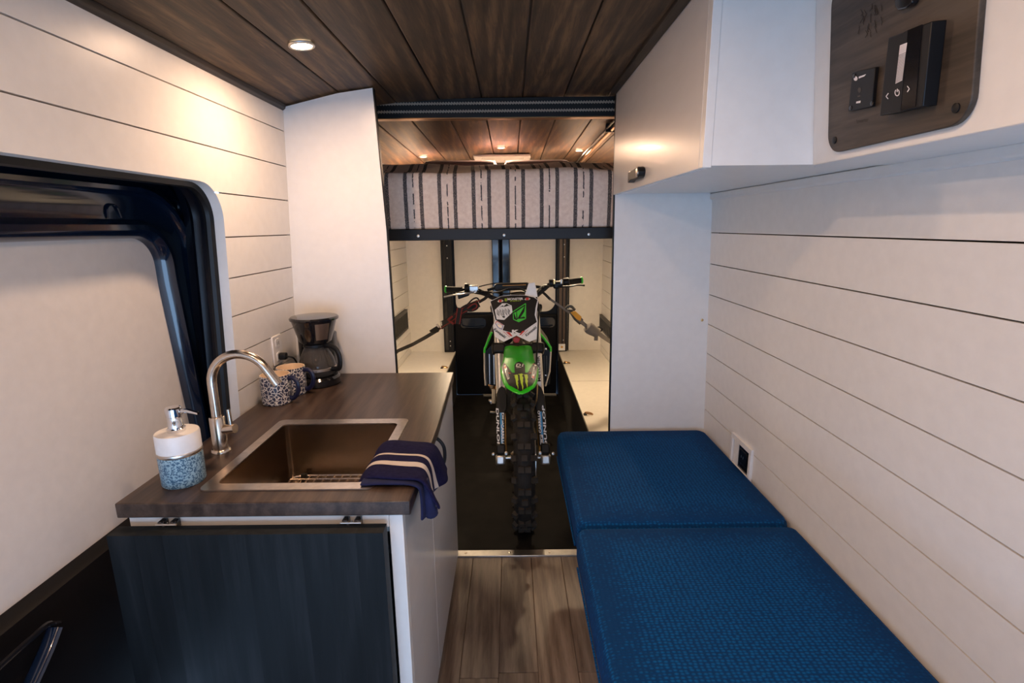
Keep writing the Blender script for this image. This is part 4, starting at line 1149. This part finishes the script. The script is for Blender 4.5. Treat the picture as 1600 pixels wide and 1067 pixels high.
decal_text('lettering', 'RENTHAL', fem, (831.0, 573.5), 15, 2.6, 76, M['bike_black'], fe, .0026)
decal_text('lettering', 'D1', fem, (808, 568), 11, 5, 0, M['bike_white'], fe, .0022, .03, .3)
decal_poly('lettering', [(802.5, 571.6), (810, 571), (810, 571.9), (802.5, 572.4)], fem, M['bike_white'], fe, .0022)
# three-claw mark
def claw(c0, top, bot, wt, seed):
    random.seed(seed); Lp = []; Rp = []; n = 9
    for i in range(n+1):
        t = i/n; v = top + (bot-top)*t
        w = wt*(1-t**1.6)*(1 + .25*random.uniform(-1, 1)) + .25
        u = c0 + 1.6*t + .5*random.uniform(-1, 1)
        Lp.append((u-w/2, v)); Rp.append((u+w/2, v))
    for (a, b_), (c, d) in zip(zip(Lp, Rp), zip(Lp[1:], Rp[1:])):
        decal_poly('claw_mark', [a, b_, d, c], fem, M['lime'], fe, .0020)
claw(801.8, 584, 610, 4.6, 1); claw(809.2, 582.5, 611, 4.8, 2); claw(816.6, 583.5, 608, 4.4, 5)
decal_poly('claw_mark', [(797, 584.4), (803, 583.4), (803.5, 585.8)], fem, M['lime'], fe, .0020)
decal_poly('claw_mark', [(804, 583.2), (811, 581.8), (811, 584.8)], fem, M['lime'], fe, .0020)
decal_poly('claw_mark', [(812.5, 583.6), (819, 583), (819.5, 586)], fem, M['lime'], fe, .0020)
# --- number plate
PP0 = Vector((.020, 2.575, .99)); PN = Vector((0, -1, .42)).normalized()
def pmap(u, v, off):
    p = onP(u, v, PP0, PN); dx = p.x - .022
    return p + PN*off
def psurf(pts, th=.004):
    a = [pmap(u, v, 0) for u, v in pts]; n = len(a); b_ = [p - PN*th for p in a]
    return MB().add(a+b_, [tuple(range(n)), tuple(range(n, 2*n))[::-1]] + [(i, (i+1) % n, n+(i+1) % n, n+i) for i in range(n)])
outl = [(765.5, 470.5), (783, 462.5), (800, 460.8), (820, 461), (834, 464), (841, 468), (839.5, 480), (838, 492), (840.5, 504), (840, 529), (827, 534), (817, 529), (807, 524), (797, 529), (787, 534), (773.5, 526), (770, 509), (773.5, 501), (770, 488)]
np_ = psurf(outl).build('number_plate', M['bike_white'], bk)
blk = [(766.4, 471), (783, 463), (800, 461.4), (820, 461.6), (834, 464.6), (840, 468.5), (837, 480), (835.5, 492), (838.8, 503), (820, 516), (813, 520.5), (802, 520.5), (793, 518), (786, 516), (776, 503), (774.6, 501), (771, 488)]
decal_poly('plate_graphic', blk, pmap, M['bike_black'], np_, .0010)
decal_poly('round_panel', [(817 + 14.5*math.cos(a), 490 + 17*math.sin(a)) for a in [2*math.pi*k/28 for k in range(28)]], pmap, M['bike_black'], np_, .0016)
# white shield outline pieces and the text on top
decal_text('lettering', 'MONSTER', pmap, (805.2, 467.2), 24.5, 3.6, 2, M['bike_white'], np_, .0022, .03)
decal_text('lettering', 'ENERGY', pmap, (806, 470.2), 17, 2.0, 2, M['lime'], np_, .0022, .0)
for k in range(3): decal_poly('claw_mark', [(788.6+1.3*k, 466.5), (789.6+1.3*k, 466.5), (789.4+1.3*k, 471), (788.8+1.3*k, 471)], pmap, M['lime'], np_, .0022)
for cx_, cy_ in ((782, 470.2), (824, 467)):
    decal_poly('small_badge', [(cx_-5, cy_+1), (cx_-2, cy_-2), (cx_+2, cy_-2.2), (cx_+5, cy_), (cx_+2, cy_+2), (cx_-3, cy_+2.2)], pmap, M['alu'], np_, .0020)
    decal_poly('small_badge', [(cx_-2.6, cy_-1.8), (cx_+2.2, cy_-2), (cx_+1.8, cy_+1.8), (cx_-2, cy_+2)], pmap, M['red'], np_, .0024)
hexs = [(773, 484.5), (784.5, 474), (792, 474), (799.5, 477.5), (800.8, 488), (788, 500), (776, 499)]
decal_poly('hexagon_sticker', hexs, pmap, M['bike_white'], np_, .0022)
decal_poly('sticker_drawing', [(780, 480.5), (785.5, 477.2), (787, 479), (791.5, 474.6), (797.5, 478.4), (794, 477.8), (791.4, 478.8), (788, 479.6), (784, 479.2)], pmap, M['bike_black'], np_, .0028)
random.seed(11)
for k in range(15):
    u = 776.5 + k*1.42; v = 483 + (k % 3)*1.2 + (k > 7)*-1
    stroke('sticker_drawing', [(u, v), (u+random.uniform(-.6, 1.2), v+3), (u+random.uniform(-1, .8), v+6), (u+random.uniform(.2, 1.4), v+9)], .55, pmap, M['bike_black'], np_, .0028)
for k in range(5): stroke('sticker_drawing', [(785 + k*.9, 493.5 + abs(k-2)*.4), (786 + k*.7, 497 - abs(k-2)*.5)], .7, pmap, M['bike_black'], np_, .0028)
# green faceted stone logo
Vg = M['vgreen']
stroke('stone_logo', [(801, 487.5), (821.3, 474.3), (821.3, 497.8), (810.5, 503), (802.3, 499), (801.8, 489.6)], 1.2, pmap, Vg, np_, .0028)
decal_poly('stone_logo', [(803, 488.8), (806.6, 487.2), (807, 498.6)], pmap, Vg, np_, .0028)
decal_poly('stone_logo', [(807.4, 486.8), (819.5, 478.5), (808.6, 497.6)], pmap, Vg, np_, .0028)
decal_poly('stone_logo', [(820.6, 478), (820.8, 497.2), (819, 494.5), (813, 496.5), (819.2, 487)], pmap, Vg, np_, .0028)
decal_poly('stone_logo', [(809, 498.4), (820, 497.6), (810.5, 503), (806.8, 501)], pmap, Vg, np_, .0028)
# small red-blue hexagonal badge
decal_poly('badge_sticker', [(774.5, 500), (788, 508.5), (785, 517), (778, 514), (772.5, 506.5)], pmap, M['bike_white'], np_, .0024)
stroke('badge_outline', [(774.2, 505.6), (776, 501.8), (786.2, 508.4)], .9, pmap, M['red'], np_, .0030)
stroke('badge_outline', [(774.2, 505.6), (778.4, 512), (784.2, 514.6), (786.2, 508.4)], .9, pmap, M['navyp'], np_, .0030)
decal_poly('badge_outline', [(777.5, 506), (783.6, 509.6), (782.6, 513), (778.6, 510.4)], pmap, M['alu'], np_, .0030)
decal_text('lettering', 'Kawasaki', pmap, (781.2, 520.5), 22, 4.4, -37, M['bike_black'], np_, .0022, .02, .1)
decal_text('lettering', 'Kawasaki', pmap, (829.5, 517.5), 21, 4.4, 40, M['bike_black'], np_, .0022, .02, .1)
decal_text('lettering', 'K', pmap, (805.6, 518), 11.5, 5.4, 0, M['bike_white'], np_, .0028, .06)
decal_poly('lettering', [(801.5, 522), (810.5, 521.8), (810.5, 522.7), (801.5, 522.9)], pmap, M['bike_white'], np_, .0028)
decal_poly('red_stripe', [(790, 518.6), (796, 519), (801, 525.4), (798, 525.4)], pmap, M['red'], np_, .0016)
decal_poly('red_stripe', [(811, 524), (816, 517.4), (821, 516.6), (814, 523.2)], pmap, M['red'], np_, .0016)
stroke('red_stripe', [(786.5, 518), (797, 527)], .6, pmap, M['red'], np_, .0018)
stroke('red_stripe', [(824.5, 516), (815, 525)], .6, pmap, M['red'], np_, .0018)
# white tab that wraps over the bar pad
tab = [onY(u, v, 2.64) for u, v in ((826, 442.5), (835.5, 441), (838.5, 453), (840.5, 467), (832, 464), (820, 461), (823, 452))]
MB().prism(tab, (0, .006, 0)).build('plate_tab', M['bike_white'], np_, bev=.002)
# red cover between plate and fender
MB().prism([onY(u, v, 2.60) for u, v in ((801, 530), (807, 526.5), (813, 530), (810, 536), (804, 536))], (0, .03, 0)).build('steering_nut_cover', M['red'], bk, bev=.003)
# --- handlebar
HY = 2.82
hb = [onY(u, v, y) for u, v, y in ((697, 452.5, 2.87), (720, 453, 2.86), (745, 456, 2.85), (757, 459, 2.84), (772, 466, 2.83), (785, 468, 2.82), (806, 468, 2.82), (826, 467, 2.82), (838, 462, 2.83), (850, 452, 2.84), (862, 443.5, 2.85), (885, 440.8, 2.86), (910, 438, 2.87))]
MB().tube(bez(hb, 6), .0125, 12).build('handlebar', M['black'], bk, smooth=True)
bar = bk
def grip(a, b_, cap_, c):
    g = MB().tube([a, a + (b_-a)*.03, b_], [.018, .0165, .0165], 16).build('grip', M['rubber'], bk, smooth=True)
    d = (b_-a).normalized()
    MB().lathe([(.019, 0), (.0195, .002), (.0195, .008), (.017, .010)], b_ - d*.002, 18, d).build('grip_end', M['vgreen'], g, smooth=True)
grip(onY(722, 452.6, 2.86), onY(697.5, 452, 2.87), None, None)
grip(onY(886, 440.6, 2.86), onY(908, 437.8, 2.87), None, None)
# cross bar with pad
MB().tube([onY(762, 453, 2.81), onY(775, 449.5, 2.80), onY(826, 446.5, 2.80), onY(848, 449, 2.82)], .0085, 10).build('crossbar', M['black'], bk, smooth=True)
pad = MB().prism([onY(u, v, 2.778) for u, v in ((772, 446), (776, 443.5), (824, 442), (828, 444), (828, 451), (824, 453), (776, 455), (772, 453))], (0, .04, 0)).build('bar_pad', M['bike_black'], bk, bev=.006, seg=3)
decal_poly('pad_print', [(785, 445.8), (822, 444.4), (822, 445.4), (785, 446.8)], lambda u, v, off: onY(u, v, 2.7775-off), M['yellow'], pad, .001)
# clutch side controls
MB().prism([onY(u, v, 2.815) for u, v in ((732, 446.5), (748, 446), (748, 457.5), (733, 458.5))], (0, .045, 0)).build('clutch_perch', M['alu'], bk, bev=.006, seg=3)
MB().lathe([(.008, 0), (.008, .01), (.003, .012)], onY(742, 456, 2.814), 12, (0, -1, 0)).build('perch_bolt', M['chrome'], bk, smooth=True)
MB().prism([onY(u, v, 2.80) for u, v in ((714, 458), (730, 454), (734, 456), (733, 462), (716, 468))], (0, .035, 0)).build('switch_block', M['bike_black'], bk, bev=.005)
MB().lathe([(.022, 0), (.024, .004), (.024, .022), (.02, .026)], onY(726, 449, 2.83), 18, (1, 0, -.1)).build('grip_flange', M['bike_black'], bk, smooth=True)
MB().tube(bez([onY(738, 457, 2.79), onY(725, 459, 2.775), onY(708, 461, 2.78), onY(694, 464, 2.79)], 5), [.008]*5 + [.0065]*6 + [.006]*4 + [.007], 10, flat=.7).build('clutch_lever', M['silver_paint'], bk, smooth=True)
# throttle / brake side controls
MB().lathe([(.019, 0), (.021, .004), (.021, .03), (.018, .034)], onY(858, 443, 2.82), 18, (1, 0, .12)).build('brake_reservoir', M['bike_black'], bk, smooth=True)
MB().cbox(onY(872, 445, 2.815), (.055, .045, .036), Matrix.Rotation(-.1, 3, 'Y')).build('brake_master', M['bike_black'], bk, bev=.008)
MB().cbox(onY(866, 441, 2.79), (.012, .012, .022)).build('clamp_bolt', M['brass'], bk, bev=.003)
MB().cbox(onY(877, 440, 2.79), (.010, .012, .024)).build('clamp_bolt', M['alu'], bk, bev=.003)
MB().lathe([(.020, 0), (.022, .004), (.022, .03), (.018, .034)], onY(880, 441, 2.845), 18, (1, 0, .1)).build('throttle_housing', M['bike_black'], bk, smooth=True)
MB().tube(bez([onY(872, 448, 2.79), onY(890, 447.5, 2.775), onY(902, 445.5, 2.78), onY(913, 446, 2.79)], 5), [.008]*5 + [.006]*6 + [.006]*4 + [.008], 10, flat=.7).build('brake_lever', M['black'], bk, smooth=True)
# hoses and cables
def hose(pts, r, nm, mat=None):
    MB().tube(bez([onY(*p) for p in pts], 6), r, 8).build(nm, mat or M['bike_black'], bk, smooth=True)
hose([(860, 446, 2.80), (848, 447, 2.74), (838, 460, 2.66), (842, 480, 2.60), (841, 505, 2.57), (840, 530, 2.53), (838.5, 560, 2.46), (838, 600, 2.38), (836, 625, 2.34), (832, 640, 2.33)], .0042, 'brake_hose')
hose([(826, 458, 2.70), (812, 451, 2.67), (795, 451, 2.67), (780, 456, 2.72), (762, 457, 2.80), (748, 452, 2.82)], .0040, 'clutch_cable')
hose([(748, 448, 2.83), (765, 444, 2.84), (785, 441.5, 2.86)], .0032, 'wire_lead')
hose([(745, 455, 2.80), (765, 456, 2.78), (790, 459, 2.75), (815, 457, 2.75), (836, 468, 2.70), (841, 486, 2.66)], .0036, 'throttle_cable')
hose([(840, 600, 2.33), (838, 625, 2.32), (831, 648, 2.35), (834, 668, 2.37), (838, 685, 2.37)], .0030, 'brake_line', M['brass'])
# --- radiators, shrouds, tank, seat
def prismY(pts, y, dy, nm, mat, **k): return MB().prism([onY(u, v, y) for u, v in pts], (0, dy, 0)).build(nm, mat, bk, **k)
rl = prismY([(757, 549), (771, 536), (776, 545), (776, 604), (759, 600)], 2.78, .05, 'radiator', M['bike_black'], bev=.003)
rr_ = prismY([(846, 535), (861, 549), (859, 600), (849, 606), (845, 600)], 2.78, .05, 'radiator', M['bike_black'], bev=.003)
for u in (761, 764.5, 768, 771.5): MB().tube([onY(u, 553, 2.776), onY(u+.8, 600, 2.776)], .004, 6).build('louvre', M['silver_paint'] if u in (764.5, 771.5) else M['black'], rl, smooth=True)
for u in (850, 854): MB().tube([onY(u, 556, 2.776), onY(u+.3, 598, 2.776)], .0035, 6).build('louvre', M['vent'], rr_, smooth=True)
for u, v in ((852.5, 545), (852.5, 586.5)): MB().lathe([(.007, 0), (.007, .004), (.003, .006)], onY(u, v, 2.778), 12, (0, -1, 0)).build('radiator_bolt', M['chrome'], rr_, smooth=True)
for s, pts in ((-1, [(768.5, 519), (757.5, 545), (757, 551)]), (1, [(840, 517), (851, 530), (860.5, 543), (860.5, 549)])):
    A = [onY(u, v, 2.765) for u, v in pts]
    B = [p + Vector((s*-.004, .28, .0)) for p in A]
    sh = MB().grid([A, B]).build('radiator_shroud', M['bike_black'], bk, smooth=False, solid=.006)
    MB().tube(A, .0062, 8).build('shroud_edge', M['vgreen'], sh, smooth=True)
MB().tube([onY(757, 551, 2.767), onY(757.4, 580, 2.767), onY(759, 602, 2.767)], .005, 8).build('radiator_guard', M['silver_paint'], bk, smooth=True)
MB().tube([onY(860.5, 549, 2.767), onY(858.6, 580, 2.767), onY(852, 603, 2.767)], .005, 8).build('radiator_guard', M['silver_paint'], bk, smooth=True)
def loft(secs, nm, mat, seg=16):
    rows = []
    for (x, y, z, w, h) in secs:
        rows.append([L_(x + w*math.cos(a), y, z + h*math.sin(a)) for a in [2*math.pi*k/seg for k in range(seg+1)]])
    return MB().grid(rows).build(nm, mat, bk, smooth=True)
loft([(0, .50, .90, .02, .02), (0, .52, .90, .09, .09), (0, .65, .92, .13, .10), (0, .85, .91, .12, .08), (0, .95, .90, .02, .02)], 'fuel_tank', M['bike_black'])
loft([(.01, .86, .93, .03, .02), (.01, .90, .935, .07, .035), (.02, 1.20, .925, .085, .035), (.04, 1.50, .945, .075, .03), (.05, 1.58, .95, .03, .015)], 'seat', M['rubber'])
loft([(.03, 1.35, .90, .05, .02), (.04, 1.45, .915, .085, .022), (.06, 1.70, .945, .085, .016), (.07, 1.86, .955, .02, .006)], 'rear_fender', M['bike_white'])
loft([(0, .62, .42, .02, .02), (0, .64, .42, .10, .12), (0, .78, .45, .13, .16), (0, .98, .44, .12, .13), (0, 1.0, .44, .02, .02)], 'engine', M['vent'])
loft([(0, .68, .60, .03, .02), (0, .70, .64, .07, .10), (0, .82, .66, .07, .10), (0, .84, .66, .03, .02)], 'cylinder_head', M['alu'])
MB().tube(bez([L_(0, .36, .93), L_(0, .47, .62), L_(0, .55, .34), L_(0, .75, .26), L_(.0, 1.0, .30)], 6), .028, 12).build('frame', M['vent'], bk, smooth=True)
MB().tube(bez([L_(-.03, .70, .62), L_(-.11, .58, .58), L_(-.125, .60, .44), L_(-.12, .85, .42), L_(-.13, 1.2, .62), L_(-.14, 1.55, .78)], 6), .022, 12).build('exhaust_pipe', M['bronze'], bk, smooth=True)
for s in (-1, 1):
    MB().tube([L_(s*.10, .95, .40), L_(s*.09, 1.46, .335)], .02, 10).build('swingarm', M['alu'], bk, smooth=True)
    MB().tube([L_(s*.10, .92, .36), L_(s*.24, .90, .365)], .016, 8, flat=.6).build('footpeg', M['vent'], bk, smooth=True)
MB().tube(bez([L_(-.13, .80, .34), L_(-.15, .70, .33), L_(-.155, .62, .35), L_(-.185, .615, .355)], 5), .007, 8).build('shift_lever', M['alu'], bk, smooth=True)
MB().prism([onY(u, v, 2.95) for u, v in ((764, 594), (775, 593), (775, 601), (768, 601))], (0, .05, 0)).build('engine_mount', M['bike_white'], bk, bev=.004)
MB().prism([onY(u, v, 2.98) for u, v in ((762, 601), (776, 602), (776, 616), (768, 613))], (0, .08, 0)).build('exhaust_shield', M['bronze'], bk, bev=.006)
MB().tube([onY(772, 608, 2.92), onY(771, 630, 2.90)], .012, 8).build('frame_cradle', M['alu'], bk, smooth=True)
MB().prism([onY(u, v, 2.90) for u, v in ((763, 626), (771, 626), (770, 630), (767, 632))], (0, .03, 0)).build('skid_bracket', M['alu'], bk, bev=.003)
wheel(L_(.05, 1.47, .335), .330, .11, 'rear_tire', 36)

# ------------------------------------------------------------------ tie-down straps
def ribbon(pts, w, nm, mat, parent, th=.003, twist=None):
    pts = [Vector(p) for p in pts]; n = len(pts); rows = []
    for i, p in enumerate(pts):
        t = (pts[min(i+1, n-1)] - pts[max(i-1, 0)]).normalized()
        view = (CAMP - p).normalized() if False else Vector((.0, -.9, .35))
        s = t.cross(view).normalized()
        if twist:
            s = Matrix.Rotation(twist[i], 3, t) @ s
        rows.append([p - s*w/2, p - s*w/6, p + s*w/6, p + s*w/2])
    return MB().grid(rows).build(nm, mat, parent, solid=th)
def wline(pts): return [onY(*p) for p in pts]
p0 = onX(604, 556, -.868)
rs = thing('tie_down_strap', tuple(onY(700, 500, 2.8)), 'red and black tie-down strap from the handlebar to the bay wall', 'strap')
ribbon(wline([(683, 516, 2.93), (665, 527, 3.02), (645, 538, 3.15), (622, 548, 3.25)]) + [Vector((-.866, 3.45, .55))], .022, 'lower_webbing', M['blackweb'], rs)
ribbon(wline([(766, 459, 2.80), (757, 467, 2.80), (748, 472, 2.79)]), .016, 'soft_hook', M['blackweb'], rs)
ribbon(bez(wline([(750, 471, 2.785), (745, 465.5, 2.78), (738, 468, 2.78), (731, 475, 2.78), (724, 480, 2.78)]), 5), .008, 'loop', M['blackweb'], rs)
# folded bundle
bu = wline([(748, 474, 2.79), (738, 478, 2.78), (728, 482, 2.79), (717, 490, 2.80), (706, 498, 2.82), (696, 504, 2.85), (690, 509, 2.90)])
ribbon(bez(bu, 4), .040, 'webbing', M['blackweb'], rs, .008)
for off in (-.019, .019): MB().tube([p + Vector((off*.5, -.006, off)) for p in bez(bu, 4)], .003, 6).build('red_edge', M['redweb'], rs, smooth=True)
MB().tube(bez(wline([(730, 483, 2.77), (737, 477, 2.765), (743, 475, 2.765), (745, 480, 2.765), (738, 484, 2.765), (731, 484, 2.77)]), 4), .011, 8, flat=1.0).build('rolled_end', M['blackweb'], rs, smooth=True)
tl = wline([(718.5, 481, 2.765), (716.5, 494, 2.765), (714.5, 506, 2.765)])
ribbon(tl, .028, 'loose_tail', M['blackweb'], rs, .004)
for o_ in (-.0125, .0125): ribbon([p + Vector((o_, -.003, 0)) for p in tl], .005, 'red_edge', M['redweb'], rs, .003)
tl = wline([(707, 494, 2.79), (700, 500, 2.79), (704, 503, 2.78), (709, 506, 2.78)])
ribbon(tl, .012, 'red_edge', M['redweb'], rs, .004)
cbk = MB().prism(wline([(670, 517, 2.93), (683, 509, 2.90), (688, 513, 2.90), (685, 519, 2.90), (676, 522, 2.93)]), (0, .02, 0)).build('cam_buckle', M['black'], rs, bev=.004)
MB().prism(wline([(686.5, 502.5, 2.88), (690, 501.5, 2.88), (693.5, 507, 2.88), (690, 509.5, 2.88)]), (0, .012, 0)).build('buckle_lever', M['chrome'], cbk, bev=.002)
MB().prism(wline([(680.5, 507.5, 2.885), (683, 506, 2.885), (687.5, 511, 2.885), (685, 512.5, 2.885)]), (0, .012, 0)).build('buckle_bar', M['steel'], cbk, bev=.002)
gs = thing('tie_down_strap', tuple(onY(900, 495, 2.85)), 'grey tie-down strap with yellow ratchet from the handlebar to the bay wall', 'strap')
ribbon(wline([(845, 454, 2.82), (852, 460, 2.82), (860, 468, 2.82)]), .014, 'soft_hook', M['blackweb'], gs)
ribbon(wline([(859, 467, 2.82), (875, 478, 2.84), (890, 489, 2.87)]), .012, 'webbing', M['greyweb'], gs, .004)
MB().tube(bez(wline([(884, 482, 2.86), (888, 478.5, 2.85), (893, 479, 2.85), (898, 484, 2.86)]), 5), .008, 8).build('ratchet_handle', M['vent'], gs, smooth=True)
rb_ = MB().prism(wline([(886, 483, 2.865), (896, 484, 2.87), (912, 500, 2.90), (906, 508, 2.90), (897, 500, 2.88)]), (0, .03, 0)).build('ratchet_frame', M['vent'], gs, bev=.004)
MB().prism(wline([(891, 488, 2.86), (899, 486, 2.865), (909, 495, 2.88), (907, 502, 2.88), (901, 499, 2.87)]), (0, .008, 0)).build('yellow_lever', M['yellow'], rb_, bev=.003)
ribbon(wline([(903, 498, 2.885), (912, 506, 2.90), (922, 514, 2.93)]), .02, 'webbing', M['greyweb'], gs, .006)
MB().tube(bez([p + Vector((0, -.012, .002)) for p in wline([(731, 482, 2.77), (738, 476, 2.765), (744, 475, 2.765), (745, 480, 2.765), (738, 485, 2.765)])], 4), .0035, 6).build('red_edge', M['redweb'], rs, smooth=True)
MB().lathe([(.006, 0), (.030, .008), (.034, .03), (.030, .055), (.006, .06)], onY(916, 509, 2.91), 14, (.75, .2, -.6)).build('rolled_webbing', M['greyweb'], gs, smooth=True)
MB().lathe([(.006, 0), (.028, .008), (.031, .025), (.026, .05), (.006, .055)], onY(924, 514, 2.93), 14, (.75, .2, -.6)).build('rolled_webbing', M['greyweb'], gs, smooth=True)
ribbon(wline([(931, 517, 2.97), (931.5, 526, 2.97), (931, 532, 2.97)]), .022, 'loose_tail', M['greyweb'], gs, .004)
ribbon(wline([(929, 516, 2.97), (942, 526, 3.05), (954, 534, 3.15)]) + [Vector((.757, 3.4, .60))], .026, 'lower_webbing', M['greyweb'], gs)
MB().tube(bez(wline([(930, 514, 2.97), (936, 511, 2.99), (941, 514, 3.0), (938, 518, 3.0)]), 5), .005, 8).build('end_hook', M['black'], gs, smooth=True)
